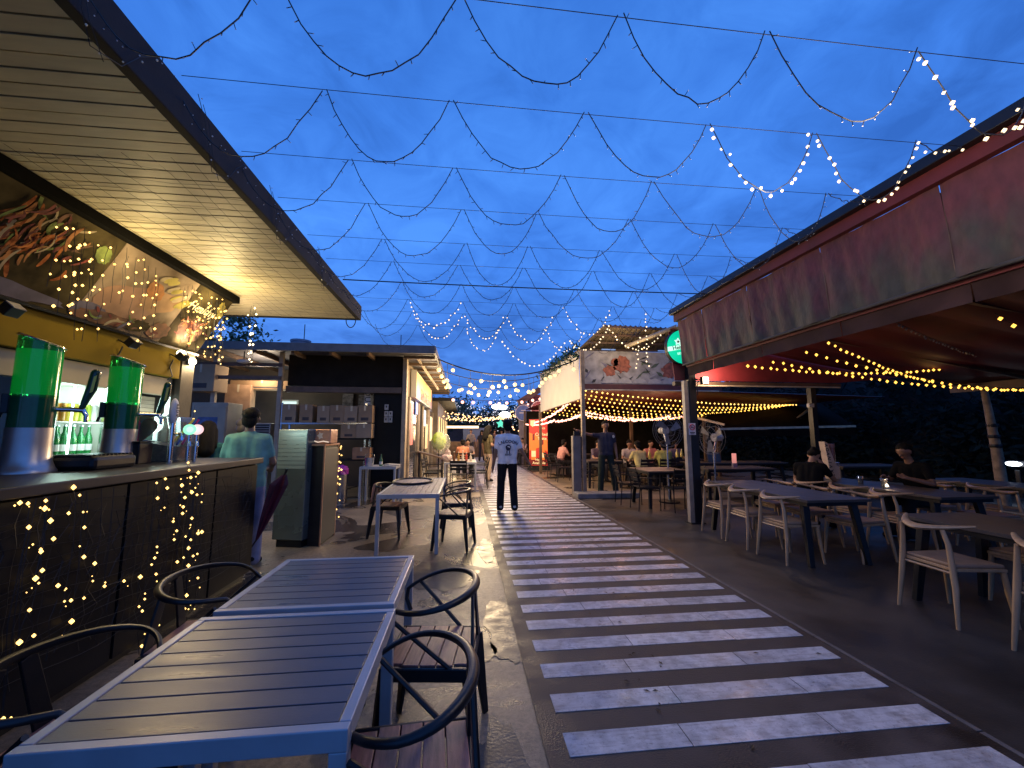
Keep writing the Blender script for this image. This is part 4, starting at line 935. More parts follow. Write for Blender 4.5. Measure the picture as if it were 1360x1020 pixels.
# things glowing inside the shop fronts
for i, (y_, z_, w_, h_, c, s_, lab) in enumerate(((11.5, 1.75, .5, 1.1, (1, .25, .2), .55, 'red lit poster in the first shop window'), (12.6, 2.25, .5, .35, (.3, .4, 1), .5, 'blue lit panel high in the first shop window'), (15.2, 2.05, .5, .55, (.75, .9, 1), 1.2, 'white blue lit panel in the second shop window'), (16.0, 1.4, .8, .9, (1, .62, .3), .9, 'orange lit shelf in the second shop window'), (18.0, 1.7, 1.2, 1.0, (1, .7, .3), 1.2, 'yellow lit shop window farthest along the stall'))):
    t = thing('window_display', lab, 'lit panel', (-1.45, y_, z_), 0, 'lit panels in the shop windows')
    mb = MB(); mb.box((.02, 0, 0), (.02, w_, h_)); mb.build('panel', glow('panel_%d' % i, c, s_), t); mb = MB(); mb.box((.005, 0, 0), (.01, w_ + .06, h_ + .06)); mb.build('frame', M_BLACK, t)
    lamp('panel_light', (-1.2, y_, z_), 4, c, .2, t)
t = thing('rooftop_tank', 'small grey water tank with an aerial on the stall roof', 'tank', (-4.45, 11.6, 3.46))
mb = MB(); mb.lathe([(.24, 0), (.24, .48), (.26, .50), (.26, .55)], n=16); mb.build('drum', mat('tank_grey', (.20, .22, .28), .5), t); mb = MB(); mb.tube([(.08, 0, .55), (.08, 0, 1.0)], .012, 5); mb.build('aerial', M_BLACK, t)
t = thing('roof_aerial', 'thin black aerial rod on the far roof corner', 'aerial', (-1.55, 10.0, 3.46))
mb = MB(); mb.tube([(0, 0, 0), (0, 0, .40)], .010, 5); mb.lathe([(.05, 0), (.05, .02)], n=10); mb.build('rod', M_BLACK, t)

# ------------------------------------------------------------------ the red awning on the right
def cloth(name, X, y0, y1, ztop, zbot, m, parent, amp=.018, nx=40, nz=10, seed=0, lean=.06):
    r_ = random.Random(seed); ph = [r_.uniform(0, 6) for _ in range(4)]
    mb = MB(); vs = []
    for j in range(nz + 1):
        t = j / nz
        for i in range(nx + 1):
            y = y0 + (y1 - y0) * i / nx
            f = amp * (.3 + .7 * t) * (math.sin(6.3 * y + ph[0] + .5 * t) * .5 + math.sin(14.7 * y + ph[1] - t) * .35 + math.sin(29 * y + ph[2] + 2 * t) * .22 + math.sin(9 * y - 6 * t + ph[3]) * .25 * t)
            vs.append((X + lean * t + f, y, ztop + (zbot - ztop) * t))
    fs = [(j * (nx + 1) + i, j * (nx + 1) + i + 1, (j + 1) * (nx + 1) + i + 1, (j + 1) * (nx + 1) + i) for j in range(nz) for i in range(nx)]
    mb.add(vs, fs); return mb.build(name, m, parent, smooth=True, world=True, fix=False)
def canvas():
    """dull red canvas, mildewed grey green in patches that hang from the lower hem"""
    m = bpy.data.materials.new('mildewed_red_canvas'); m.use_nodes = True
    t = m.node_tree; nn, ll = t.nodes, t.links; b = nn['Principled BSDF']; b.inputs['Roughness'].default_value = .75
    co = nn.new('ShaderNodeTexCoord'); mp = nn.new('ShaderNodeMapping'); mp.inputs['Scale'].default_value = (1, 1.6, .9); ll.new(co.outputs['Object'], mp.inputs[0])
    n1 = nn.new('ShaderNodeTexNoise'); n1.inputs['Scale'].default_value = 1.7; n1.inputs['Detail'].default_value = 6; n1.inputs['Distortion'].default_value = .5; ll.new(mp.outputs[0], n1.inputs['Vector'])
    sx = nn.new('ShaderNodeSeparateXYZ'); ll.new(co.outputs['Object'], sx.inputs[0])
    mr = nn.new('ShaderNodeMapRange'); ll.new(sx.outputs['Z'], mr.inputs[0]); mr.inputs[1].default_value = -.9; mr.inputs[2].default_value = -.15; mr.inputs[3].default_value = .36; mr.inputs[4].default_value = -.12
    ad = nn.new('ShaderNodeMath'); ad.operation = 'ADD'; ll.new(n1.outputs['Fac'], ad.inputs[0]); ll.new(mr.outputs[0], ad.inputs[1])
    rp = nn.new('ShaderNodeValToRGB'); ll.new(ad.outputs[0], rp.inputs[0]); e = rp.color_ramp.elements
    e[0].position = .42; e[0].color = (.125, .030, .036, 1); e[1].position = .72; e[1].color = (.060, .055, .040, 1)
    q = e.new(.56); q.color = (.085, .038, .037, 1)
    n2 = nn.new('ShaderNodeTexNoise'); n2.inputs['Scale'].default_value = 9; n2.inputs['Detail'].default_value = 6; ll.new(mp.outputs[0], n2.inputs['Vector'])
    mm = nn.new('ShaderNodeMix'); mm.data_type = 'RGBA'; mm.blend_type = 'MULTIPLY'; mm.inputs['Factor'].default_value = .6
    r2 = nn.new('ShaderNodeValToRGB'); ll.new(n2.outputs['Fac'], r2.inputs[0]); r2.color_ramp.elements[0].position = .3; r2.color_ramp.elements[0].color = (.55, .55, .55, 1); r2.color_ramp.elements[1].position = .7; r2.color_ramp.elements[1].color = (1.25, 1.25, 1.25, 1)
    ll.new(rp.outputs[0], mm.inputs['A']); ll.new(r2.outputs[0], mm.inputs['B']); ll.new(mm.outputs['Result'], b.inputs['Base Color'])
    n3 = nn.new('ShaderNodeTexNoise'); n3.inputs['Scale'].default_value = 5; n3.inputs['Detail'].default_value = 3; ll.new(mp.outputs[0], n3.inputs['Vector'])
    bp = nn.new('ShaderNodeBump'); bp.inputs['Strength'].default_value = .6; bp.inputs['Distance'].default_value = .04; ll.new(n3.outputs['Fac'], bp.inputs['Height']); ll.new(bp.outputs[0], b.inputs['Normal'])
    return m
M_VAL = canvas()
aw = thing('red_awning', 'big red awning with mildewed canvas valance over the right hand tables', 'awning', (3.6, 6.8, 3.35))
b = MB(); b.bb(3.42, 3.56, -2.0, 6.50, 3.49, 3.58); b.build('gutter', M_BLACK, aw, world=True, bevel=.006)
b = MB(); b.bb(3.49, 3.56, -2.0, 6.48, 3.375, 3.488); b.build('red_rail', mat('red_rail', (.12, .014, .016), .7, 0, .25, 4), aw, world=True)
ys = [6.47, 5.75, 4.72, 3.62, 2.55, 1.3, .1, -1.9]
for i in range(len(ys) - 1):
    cloth('valance_panel', 3.55, ys[i], ys[i + 1] + .006, 3.37, 2.64, M_VAL, aw, .036, 40, 14, i)
    b = MB(); b.tube([(3.555, ys[i + 1], 3.36), (3.59, ys[i + 1], 2.66)], .003, 5); b.build('seam', M_BROWN, aw, world=True)
b = MB(); b.tube([(3.615, 6.48, 2.64), (3.615, -1.9, 2.64)], .016, 8); b.build('hem_bar', mat('hem_bar', (.055, .048, .042), .7), aw, world=True)
b = MB(); b.bb(3.66, 3.69, -1.9, 6.45, 2.60, 2.635); b.build('lower_rail', mat('red_rail', (.3, .035, .035)), aw, world=True)
for i in range(len(ys) - 1):
    cloth('lower_valance_panel', 3.68, ys[i] - .02, ys[i + 1] - .014, 2.60, 2.455, mat('lower_valance_cloth', (.050, .026, .024), .85, 0, .35, 3, .4, 12, spec=.15), aw, .016, 34, 5, i + 20, .01)
mb = MB(); nx, ny = 14, 90; vs = []
for j in range(ny + 1):
    y = 6.9 - 8.5 * j / ny
    for i in range(nx + 1):
        u = i / nx; x = 3.62 + 6.0 * u
        vs.append((x, y, 3.36 - .95 * u - .10 * math.sin(math.pi * u) - .07 * abs(math.sin(y * math.pi / .62)) * math.sin(math.pi * min(1, u * 1.02 + .05)) ** .5))
mb.add(vs, [(j * (nx + 1) + i, j * (nx + 1) + i + 1, (j + 1) * (nx + 1) + i + 1, (j + 1) * (nx + 1) + i) for j in range(ny) for i in range(nx)])
mb.build('canopy', M_CEIL, aw, smooth=True, world=True, fix=False)
for k in range(9):
    y = 6.62 - .93 * k
    b = MB(); b.bar((3.7, y, 3.24), (9.5, y, 2.33), .05, .05); b.build('rafter', M_BROWN, aw, world=True)
b = MB(); b.prism([(3.70, 6.92, 2.44), (6.9, 6.92, 2.44), (8.2, 6.92, 2.56), (3.62, 6.92, 3.32)], (0, .015, 0)); b.build('end_cloth', M_RED, aw, world=True)
b = MB(); b.bb(3.72, 7.0, 6.96, 7.06, 2.36, 2.43); b.build('end_beam', M_BROWN, aw, world=True)
b = MB(); b.tube([(3.9, 6.94, 2.355), (6.95, 6.94, 2.355)], .014, 6); b.build('awning_bar', mat('cream_bar', (.62, .52, .36), .4), aw, world=True)
b = MB(); b.bb(9.3, 9.42, -2, 6.95, 2.28, 2.42); b.build('rear_beam', M_BROWN, aw, world=True)
# posts
po = thing('awning_post', 'dark awning post with pale corner strip and a no smoking sign', 'post', (3.90, 6.82, 0))
b = MB(); b.bb(-.03, .10, -.06, .07, 0, 3.30); b.build('shaft', M_BLACK, po, bevel=.006)
b = MB(); b.bb(-.115, -.035, -.05, .05, 0, 2.42); b.build('pale_strip', mat('post_strip', (.30, .25, .21), .5, 0, .25, 6), po, bevel=.006)
b = MB(); b.bb(-.14, .12, -.10, .11, 0, .02); b.build('foot_plate', M_DARK, po)
t = thing('no_smoking_sign', 'small white no smoking sign fixed to the awning post', 'sign', (3.875, 6.745, 1.58))
b = MB(); b.box((0, 0, 0), (.125, .006, .20)); b.build('plate', mat('sign_white', (.62, .58, .62), .4), t)
b = MB(); rg = [(.045 * math.cos(a), -.006, .03 + .045 * math.sin(a)) for a in np.linspace(0, 2 * math.pi, 20)]; b.tube(rg, .007, 5, caps=False); b.bar((-.032, -.006, .062), (.032, -.006, -.002), .009, .006); b.build('red_ring', mat('sign_ring_red', (.50, .03, .05), .4), t)
b = MB(); b.box((0, -.0045, .028), (.05, .002, .012)); b.box((0, -.0045, -.06), (.09, .002, .014)); b.box((0, -.0045, -.082), (.07, .002, .010)); b.build('symbol', M_INK, t)
bp2 = thing('awning_post', 'slim dark post at the back end of the red awning', 'post', (6.45, 7.05, 0))
b = MB(); b.bb(-.05, .05, -.05, .05, 0, 2.36); b.build('shaft', M_BLACK, bp2); b = MB(); b.box((-.09, -.06, 2.02), (.10, .06, .07)); b.build('bracket', M_OFFW, bp2)
b = MB(); b.bb(-.08, .08, -.08, .08, 0, .015); b.build('foot_plate', M_DARK, bp2)
t = thing('post_floodlight', 'bright lit floodlight under the awning corner post', 'floodlight', (4.14, 6.74, 2.42))
b = MB(); b.box((0, 0, 0), (.11, .09, .13)); b.build('housing', M_BLACK, t, bevel=.008); b = MB(); b.box((.0, -.047, 0), (.095, .006, .11)); b.build('lens', glow('flood_post', (1, .78, .55), 9), t)
b = MB(); b.tube([(-.06, 0, .05), (-.12, .02, -.05), (-.12, .02, -.25)], .008, 5); b.bar((-.10, .02, .02), (-.20, .03, .02), .03, .02); b.build('cable', M_CABLE, t)
lamp('flood_post_lamp', (4.30, 6.64, 2.50), 26, (1, .66, .46), .05, t)
# round green sign half behind the valance
M_SGR = glow('sign_green', (.0, .62, .36), .85)
gs = thing('round_beer_sign', 'round glowing green beer sign with white star hanging behind the valance corner', 'sign', (3.84, 6.86, 3.03))
n = 40; ring = [(.315 * math.cos(2 * math.pi * k / n), -.03, .315 * math.sin(2 * math.pi * k / n)) for k in range(n)]
b = MB(); b.prism(ring, (0, .09, 0)); b.build('case', M_DARK, gs); b = MB(); b.prism([(x * .965, -.034, z * .965) for x, y, z in ring], (0, .003, 0)); b.build('face', M_SGR, gs)
M_SW = glow('sign_white_lit', (.75, 1, .9), .95); M_SRED = mat('sign_star_red', (.5, .02, .02), .4)
def star(c, r, ri, y):
    return [(c[0] + (r if k % 2 == 0 else ri) * math.sin(math.pi * k / 5), y, c[1] + (r if k % 2 == 0 else ri) * math.cos(math.pi * k / 5)) for k in range(10)]
b = MB(); b.prism(star((-.10, .09), .075, .042, -.038), (0, .002, 0)); b.build('star', M_SW, gs); b = MB(); b.prism(star((-.10, .09), .034, .015, -.041), (0, .002, 0)); b.build('star_heart', M_SRED, gs)
b = MB(); b.prism([(-.30, -.038, -.09), (.30, -.038, .02), (.30, -.038, .10), (-.30, -.038, -.01)], (0, .002, 0)); b.build('band', M_SW, gs)
lettering('Heineken', .10, mat('sign_letter_green', (.0, .16, .08), .5), gs, Vector(gs.location) + Vector((-.02, -.0415, .0)), (R(90), R(-10.5), 0), bold=.002)
lettering('BEER', .06, M_SW, gs, Vector(gs.location) + Vector((-.06, -.039, -.12)), (R(90), R(-10.5), 0))
b = MB(); b.box((-.04, .03, .36), (.06, .06, .10)); b.tube([(-.04, .03, .40), (-.04, .03, .52)], .012, 6); b.build('hanger', M_STEEL, gs)
lamp('sign_glow', (3.70, 6.55, 3.0), 2.5, (.1, 1, .6), .2, gs)
# strings of lights under the awning
def string(name, label, pts, m, step=.13, r=.022, group=None, jit=.01, watts=0, col=AMB, hang=.02, cab=.004, lit=1.0, at=(.3, .7)):
    t = thing(name, label, 'string lights', tuple(pts[0]), 0, group)
    c, b_ = MB(), MB(); c.tube(pts, cab, 5, caps=False); rj = random.Random(int(abs(pts[0][0]) * 977 + abs(pts[-1][0]) * 131))
    for p in along(pts, step, step * .4):
        if rj.random() > lit: continue
        q = p + Vector((rj.uniform(-jit, jit), rj.uniform(-jit, jit), -hang + rj.uniform(-jit, jit) * .6))
        b_.dot(q, r * rj.uniform(.85, 1.12))
    c.build('cable', M_CABLE, t, world=True); tag(b_.build('bulbs', m, t, world=True), kind='stuff')
    if watts:
        for f_ in at:
            lamp('string_light', tuple(Vector(pts[int(f_ * (len(pts) - 1))]) - Vector((0, 0, .12))), watts / 2, col, .15, t)
    return t
G1 = 'amber bulb strings under the red awning'
string('bulb_string', 'amber bulb string swagged lowest from the valance to the rear trunk', sag((3.78, 5.19, 2.44), (9.30, 6.24, 2.80), .16, 20), M_AMBER, .135, .023, G1, watts=1.3)
string('bulb_string', 'amber bulb string in the middle crossing the others near the rear trunk', sag((3.78, 4.70, 2.42), (8.20, 5.09, 2.15), .10, 20), M_AMBER, .135, .021, G1, watts=1.3)
string('bulb_string', 'amber bulb string starting highest on the valance and ending at the frame edge', sag((3.78, 4.20, 2.45), (7.20, 4.42, 2.05), .10, 20), M_AMBER, .135, .019, G1, watts=1.3)
string('bulb_string', 'amber bulb string short and steep below the canopy', sag((3.78, 3.88, 2.48), (6.60, 5.11, 2.24), .05, 16), M_AMBER, .135, .018, G1)
string('bulb_string', 'two lit amber bulbs on a dark string high under the canopy', [(5.00, 3.29, 2.64), (5.15, 3.27, 2.53)], M_AMBER, .13, .022, G1)
string('bulb_string', 'string of unlit bulbs rising under the canopy', sag((3.90, 3.27, 2.51), (8.40, 5.69, 2.71), .03, 16), mat('dim_bulb', (.30, .28, .26), .2), .15, .014, G1)

# ------------------------------------------------------------------ tables and elbow chairs under the awning
def dark_table(label, loc, w, d, h=.75, group='long dark tables under the awning'):
    t = thing('dining_table', label, 'table', loc, 0, group); x, y = w / 2, d / 2
    for k in range(3):
        a = -x + w / 3 * k
        mb = MB(); mb.bb(a + .001, a + w / 3 - .001, -y, y, h - .03, h); mb.build('top_board', M_TABLE, t, bevel=.002)
    mb = MB(); mb.bb(-x + .03, x - .03, -y + .04, y - .04, h - .075, h - .032); mb.build('apron', M_BLACK, t)
    for sx in (-1, 1):
        for sy in (-1, 1):
            mb = MB(); mb.bar((sx * (x - .10), sy * (y - .16), h - .07), (sx * (x - .05), sy * (y - .07), 0), .085, .055, (0, 1, 0), .06, .045); mb.build('leg', M_BLACK, t, bevel=.004)
    return t
dark_table('long dark table beside the awning post with three pale chairs on its near side', (4.27, 5.40, 0), .82, 2.0)
dark_table('dark table at the right frame edge nearest the camera', (4.45, 2.62, 0), .80, 1.95)
dark_table('dark table where the man in black sits', (6.02, 5.55, 0), .80, 2.25)
dark_table('dark table at the right edge behind the man in black', (8.1, 5.5, 0), .82, 1.7)
dark_table('low dark table behind the far end of the first table', (6.0, 8.9, 0), 1.6, .8)
dark_table('dark table in the gloom near the rear hedge', (7.2, 10.6, 0), 2.6, .8)
dark_table('dark table under the far awning arms', (9.6, 9.2, 0), 1.8, .8)
def elbow(label):
    """pale chair with a horn shaped back rail; faces +x"""
    t = thing('elbow_chair', label, 'chair', (0, 0, 0), 0, 'pale elbow chairs under the awning')
    mb = MB(); mb.prism([(-.19, -.20, .415), (.21, -.235, .415), (.21, .235, .415), (-.19, .20, .415)], (0, 0, .025)); mb.build('seat_frame', M_PALEWOOD, t, bevel=.004)
    mb = MB(); mb.prism([(-.185, -.19, .441), (.205, -.225, .441), (.205, .225, .441), (-.185, .19, .441)], (0, 0, .030)); mb.build('seat_pad', M_PALESEAT, t, bevel=.010)
    for s_ in (-1, 1):
        mb = MB(); mb.tube([(.225, s_ * .245, 0), (.205, s_ * .225, .25), (.19, s_ * .215, .44)], [.013, .020, .019], 8); mb.build('leg', M_PALEWOOD, t, smooth=True)
        mb = MB(); mb.tube([(-.255, s_ * .235, 0), (-.215, s_ * .215, .30), (-.205, s_ * .20, .45), (-.20, s_ * .185, .62), (-.215, s_ * .165, .73)], [.013, .021, .022, .018, .015], 8); mb.build('rear_leg', M_PALEWOOD, t, smooth=True)
    pts, rs = [], []
    for a in np.linspace(-1, 1, 21):
        pts.append((-.245 + .20 * a * a - .01, .275 * a, .745 + .03 * abs(a) ** 2 - .02 * (1 - abs(a))))
        rs.append(.040 - .026 * abs(a) ** 1.3)
    mb = MB(); mb.tube(pts, rs, 10, flat=.62); mb.build('horn_back', M_PALEWOOD, t, smooth=True)
    mb = MB(); mb.tube([(.19, -.20, .40), (.19, .20, .40)], .010, 6); mb.build('stretcher', M_PALEWOOD, t); mb = MB(); mb.tube([(-.2, -.2, .40), (-.2, .2, .40)], .010, 6); mb.build('stretcher', M_PALEWOOD, t)
    return t
el = elbow('x'); ue = []
for (x_, y_, a, lab) in (
    (3.93, 6.03, 3, 'pale elbow chair nearest the awning post'), (3.92, 5.42, -2, 'pale elbow chair in the middle of the first table near side'), (3.92, 4.79, 2, 'pale elbow chair nearest the camera at the first dark table'),
    (4.78, 6.05, 181, 'pale elbow chair on the far side of the first table, farthest'), (4.78, 5.42, 178, 'pale elbow chair on the far side of the first table, middle'), (4.80, 4.75, 183, 'pale elbow chair on the far side of the first table, nearest'),
    (4.06, 3.19, -4, 'pale elbow chair in front of the right frame edge table, seen whole'), (4.08, 2.44, 2, 'pale elbow chair cut by the right frame edge'), (4.98, 3.2, 180, 'pale elbow chair hidden behind the right frame edge table'),
    (5.55, 6.15, 2, 'pale elbow chair under the person resting a head on one hand'), (5.55, 5.50, 4, 'pale elbow chair across from the man in black'), (5.55, 4.88, -3, 'pale elbow chair near the glass on the table of the man in black'),
    (7.55, 5.9, 2, 'pale elbow chair behind the man in black'), (7.55, 5.25, -2, 'pale elbow chair with amber sheen at the right frame edge'), (6.85, 4.85, 180, 'pale elbow chair right of the man in black')):
    place(el, ue, (x_, y_, 0), R(a), lab)
# on the tables
t = thing('drink_glass', 'clear glass of iced drink before the man in black', 'glass', (5.83, 5.28, .75))
mb = MB(); mb.lathe([(.030, 0), (.040, .13)], n=16, cap=False); mb.build('glass', mat('clear_glass', (.85, .85, .85), .04, trans=.9), t, smooth=True); mb = MB(); mb.lathe([(.028, .005), (.036, .10)], n=14); mb.build('drink', mat('pale_drink', (.5, .45, .38), .15, trans=.5), t, smooth=True)
t = thing('drink_glass', 'amber glass left of the iced drink', 'glass', (5.86, 5.66, .75))
mb = MB(); mb.lathe([(.030, 0), (.038, .12)], n=16, cap=False); mb.build('glass', mat('clear_glass', (.85,) * 3), t, smooth=True); mb = MB(); mb.lathe([(.028, .005), (.035, .09)], n=14); mb.build('drink', mat('amber_drink', (.35, .12, .04), .15, trans=.3), t, smooth=True)
t = thing('candle', 'small lit table candle in front of the man in black', 'candle', (5.78, 5.20, .75))
mb = MB(); mb.lathe([(.025, 0), (.027, .04)], n=12); mb.build('cup', mat('clear_glass', (.85,) * 3), t); mb = MB(); mb.ball((0, 0, .045), (.012, .012, .02), 8, 6); mb.build('flame', glow('flame', (1, .85, .6), 9), t)
lamp('candle_light', (5.80, 5.18, .86), .7, (1, .62, .35), .02, t)
lt = thing('letter_tower', 'pale slanted drink tower with dark vertical letters on the table', 'drink tower', (6.10, 6.42, .75))
b = MB(); b.prism([(-.045, -.06, 0), (.13, -.06, 0), (.125, -.06, .20), (.06, -.06, .24), (-.06, -.06, .60), (-.115, -.06, .62)], (0, .12, 0)); b.build('body', mat('tower_cream', (.58, .45, .35), .5), lt, bevel=.006)
b = MB(); b.lathe([(.05, 0), (.05, .24)], (.055, 0, .28), 16); b.build('tube', mat('tower_brown', (.16, .06, .04), .2), lt, smooth=True); b = MB(); b.lathe([(.055, 0), (.055, .06)], (.055, 0, .52), 16); b.build('lid', mat('tower_lid', (.20, .10, .10), .4), lt)
b = MB(); b.tube([(.11, 0, .26), (.17, 0, .26), (.18, 0, .21)], .012, 8); b.build('tap', M_CHROME, lt)
for k, ch in enumerate('LAVINVOV'):
    p0 = Vector((-.012, -.0625, .065)); p1 = Vector((-.085, -.0625, .555)); p = p0.lerp(p1, k / 7.0)
    lettering(ch, .075, M_INK, lt, Vector(lt.location) + p, (R(90), R(-90 + 8), 0), bold=.002)
lc = thing('lit_card_stand', 'small pink lit card stand on the rear table', 'card stand', (6.05, 8.85, .75))
b = MB(); b.box((0, 0, .20), (.11, .02, .22)); b.build('card', glow('card_pink', (1, .42, .36), .42), lc, bevel=.01); b = MB(); b.box((0, 0, .045), (.10, .06, .09)); b.build('base', mat('card_base', (.12, .10, .16), .5), lc)
lamp('card_light', (6.05, 8.7, 1.0), .8, (1, .5, .4), .1, lc)
t = thing('laptop', 'dark open laptop lid on the table near the rear hedge', 'laptop', (6.6, 10.5, .75))
b = MB(); b.box((0, .0, .13), (.36, .012, .25), (R(-14), 0, 0)); b.build('screen', mat('laptop_grey', (.06, .06, .065), .4), t); b = MB(); b.box((0, .12, .01), (.36, .24, .018)); b.build('base', M_BLACK, t)
# standing fans
def fan(loc, rz, label, h=1.45):
    t = thing('standing_fan', label, 'fan', loc, rz, 'industrial standing fans')
    mb = MB(); mb.lathe([(.22, 0), (.22, .03), (.05, .06)], n=20); mb.build('base', M_DARK, t); mb = MB(); mb.tube([(0, 0, .05), (0, 0, h - .30)], .022, 10); mb.build('pole', M_STEEL, t, smooth=True)
    mb = MB(); mb.tube([(0, .22, h), (0, .02, h)], [.07, .09], 14); mb.build('motor', M_OFFW, t, smooth=True); mb = MB(); mb.tube([(0, 0, h - .32), (0, .08, h - .08)], .025, 8); mb.build('neck', M_STEEL, t)
    mb = MB(); rf = .36
    for yy, rr_ in ((-.10, rf), (-.02, rf), (-.13, rf * .66), (.03, rf * .66), (-.145, rf * .33)):
        mb.tube([(rr_ * math.cos(a), yy, h + rr_ * math.sin(a)) for a in np.linspace(0, 2 * math.pi, 28)], .005, 4, caps=False)
    for k in range(28):
        a = 2 * math.pi * k / 28
        mb.tube([(0, -.15, h), (rf * .66 * math.cos(a), -.13, h + rf * .66 * math.sin(a)), (rf * math.cos(a), -.10, h + rf * math.sin(a))], .0016, 3, caps=False)
    mb.build('cage', mat('fan_wire', (.16, .15, .14), .5), t)
    for k in range(3):
        a = 2 * math.pi * k / 3 + .4; c, s_ = math.cos(a), math.sin(a); mb = MB()
        mb.add([(.05 * c, -.06, h + .05 * s_), (.30 * c - .10 * s_, -.04, h + .30 * s_ + .10 * c), (.32 * c + .07 * s_, -.08, h + .32 * s_ - .07 * c), (.08 * c + .05 * s_, -.08, h + .08 * s_ - .05 * c)], [(0, 1, 2, 3)]); mb.build('blade', mat('fan_blade', (.22, .21, .20), .4), t)
    return t
fan((4.50, 8.9, 0), R(8), 'tall wire cage standing fan facing the walkway', 1.57)
fan((5.35, 8.5, 0), R(-78), 'standing fan seen from the side with a pale motor drum', 1.42)
# ------------------------------------------------------------------ rear: trunk, hedge, far awning, light
t = thing('palm_trunk', 'slim pale trunk with bindings standing behind the awning', 'tree', (9.6, 6.55, 0))
b = MB(); b.tube([(.0, 0, 0), (-.02, 0, 1.2), (-.06, 0, 1.7), (-.12, 0, 2.4), (-.16, 0, 3.0)], [.085, .075, .06, .045, .04], 10); b.build('trunk', mat('pale_trunk', (.28, .20, .13), .8, 0, .4, 8, .5, 20), t, smooth=True)
for z_ in (1.25, 1.42, 1.62):
    b = MB(); b.lathe([(.085, 0), (.09, .03), (.085, .06)], (-.03, 0, z_), 12); b.build('binding', M_BLACK, t)
lv = leaves(500, lambda r_: (-.2 + r_.gauss(0, .5), r_.gauss(0, .5), 3.2 + r_.gauss(0, .25)), .12, 5); lv.build('crown', M_LEAFD, t, fix=False)
rh = random.Random(12)
def hp(r_):
    u = r_.random()
    x = 13.0 + 1.6 * r_.random() if u < .72 else 8 + 7 * r_.random()
    y = 1 + 27 * r_.random() if u < .72 else 26 + 2 * r_.random()
    z = 5.6 * r_.random() ** .8 * (.7 + .3 * math.sin(y * 1.7)); return (x, y, z)
hd = leaves(26000, hp, .13, 4); h_ = hd.build('hedge', mat('hedge_leaf', (.007, .015, .012), .8, 0, .5, 5, spec=.1), fix=False); tag(h_, kind='stuff')
b = MB(); b.bb(14.7, 14.9, -6, 30, 0, 4.4); w_ = b.build('boundary_wall', mat('dark_boundary', (.018, .024, .026), .8, 0, .3, 1), None)
tag(w_, 'dark boundary wall behind the hedge on the right', 'wall')
fa = thing('retractable_awning', 'brown retractable awning with folding arms in the gloom at the back', 'awning', (9.2, 11, 2.2))
b = MB(); b.bar((7.12, 11.00, 1.63), (11.39, 11.00, 1.72), .05, .06); b.build('front_bar', mat('cream_bar', (.62, .52, .36)), fa, world=True)
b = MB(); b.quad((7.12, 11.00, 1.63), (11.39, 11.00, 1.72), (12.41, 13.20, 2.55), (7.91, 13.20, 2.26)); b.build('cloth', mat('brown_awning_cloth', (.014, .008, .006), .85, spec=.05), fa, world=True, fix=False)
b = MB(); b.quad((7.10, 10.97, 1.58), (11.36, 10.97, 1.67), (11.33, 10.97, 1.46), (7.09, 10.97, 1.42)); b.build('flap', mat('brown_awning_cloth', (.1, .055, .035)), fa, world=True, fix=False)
for a, c, d in (((922, 554), (962, 564), (960, 564)), ((972, 565), (980, 556), (1020, 572)), ((1058, 556), (1075, 543), (1075, 543)), ((1062, 556), (1125, 570), (1125, 570))):
    b = MB()
    p1, p2 = [((6.98, 12.00, 2.00), (7.49, 11.30, 1.76)), ((7.92, 11.60, 1.75), (8.77, 11.20, 1.59)), ((10.23, 11.80, 1.96), (11.23, 12.40, 2.31)), ((10.33, 11.80, 1.96), (11.32, 11.20, 1.63))][[922, 972, 1058, 1062].index(a[0])]
    b.bar(p1, p2, .045, .06); b.build('folding_arm', mat('cream_bar', (.62, .52, .36)), fa, world=True)
for x_ in (8.0, 12.0):
    b = MB(); b.bb(x_, x_ + .08, 13.2, 13.28, 0, 2.5); b.build('post', M_BROWN, fa, world=True)
t = thing('vehicle_lamp', 'white glaring low lamp in the dark beyond the tables', 'lamp', (12.40, 8.21, 0.82))
b = MB(); b.ball((0, 0, 0), (.05, .15, .055), 14, 8); b.build('lens', glow('vehicle_white', (.8, .9, 1), 6), t, smooth=True); b = MB(); b.box((.10, 0, 0), (.10, .34, .15)); b.bb(.06, .12, -.05, .05, -.75, -.14); b.build('housing', M_BLACK, t, bevel=.02)
lamp('vehicle_light', tuple(Vector(t.location) + Vector((-.2, 0, 0))), 3, (.8, .9, 1), .1, t)

# ------------------------------------------------------------------ second dining hall: mural, screen, red ceiling
dh = thing('dining_hall', 'open dining hall with painted mural wall above, corrugated roof and red ceiling', 'building', (4, 12, 0))
b = MB(); b.bb(2.95, 6.6, 10.0, 10.08, 2.74, 3.58); b.build('mural_wall', mat('mural_white', (.34, .31, .29), .7, 0, .35, 5), dh, world=True)
b = MB(); b.bb(2.95, 6.6, 9.97, 10.10, 2.60, 2.735); b.build('lintel', mat('dark_red_lintel', (.10, .025, .02), .6), dh, world=True)
b = MB(); b.tube([(2.95, 9.95, 2.585), (6.5, 9.95, 2.585)], .016, 6); b.build('awning_bar', mat('cream_bar', (.62, .52, .36)), dh, world=True)
b = MB(); b.bb(2.86, 2.95, 9.94, 10.06, 0, 3.60); b.build('corner_post', mat('rust_post', (.20, .15, .11), .6, .2, .3, 6), dh, world=True, bevel=.005)
b = MB(); b.bb(2.64, 2.84, 10.00, 10.18, 0, 1.45); b.build('pillar', mat('grey_pillar', (.15, .13, .12), .7, 0, .2, 5), dh, world=True, bevel=.008)
b = MB(); b.bb(2.66, 2.80, 9.98, 10.02, 1.46, 1.56); b.build('pillar_cap', M_BLACK, dh, world=True)
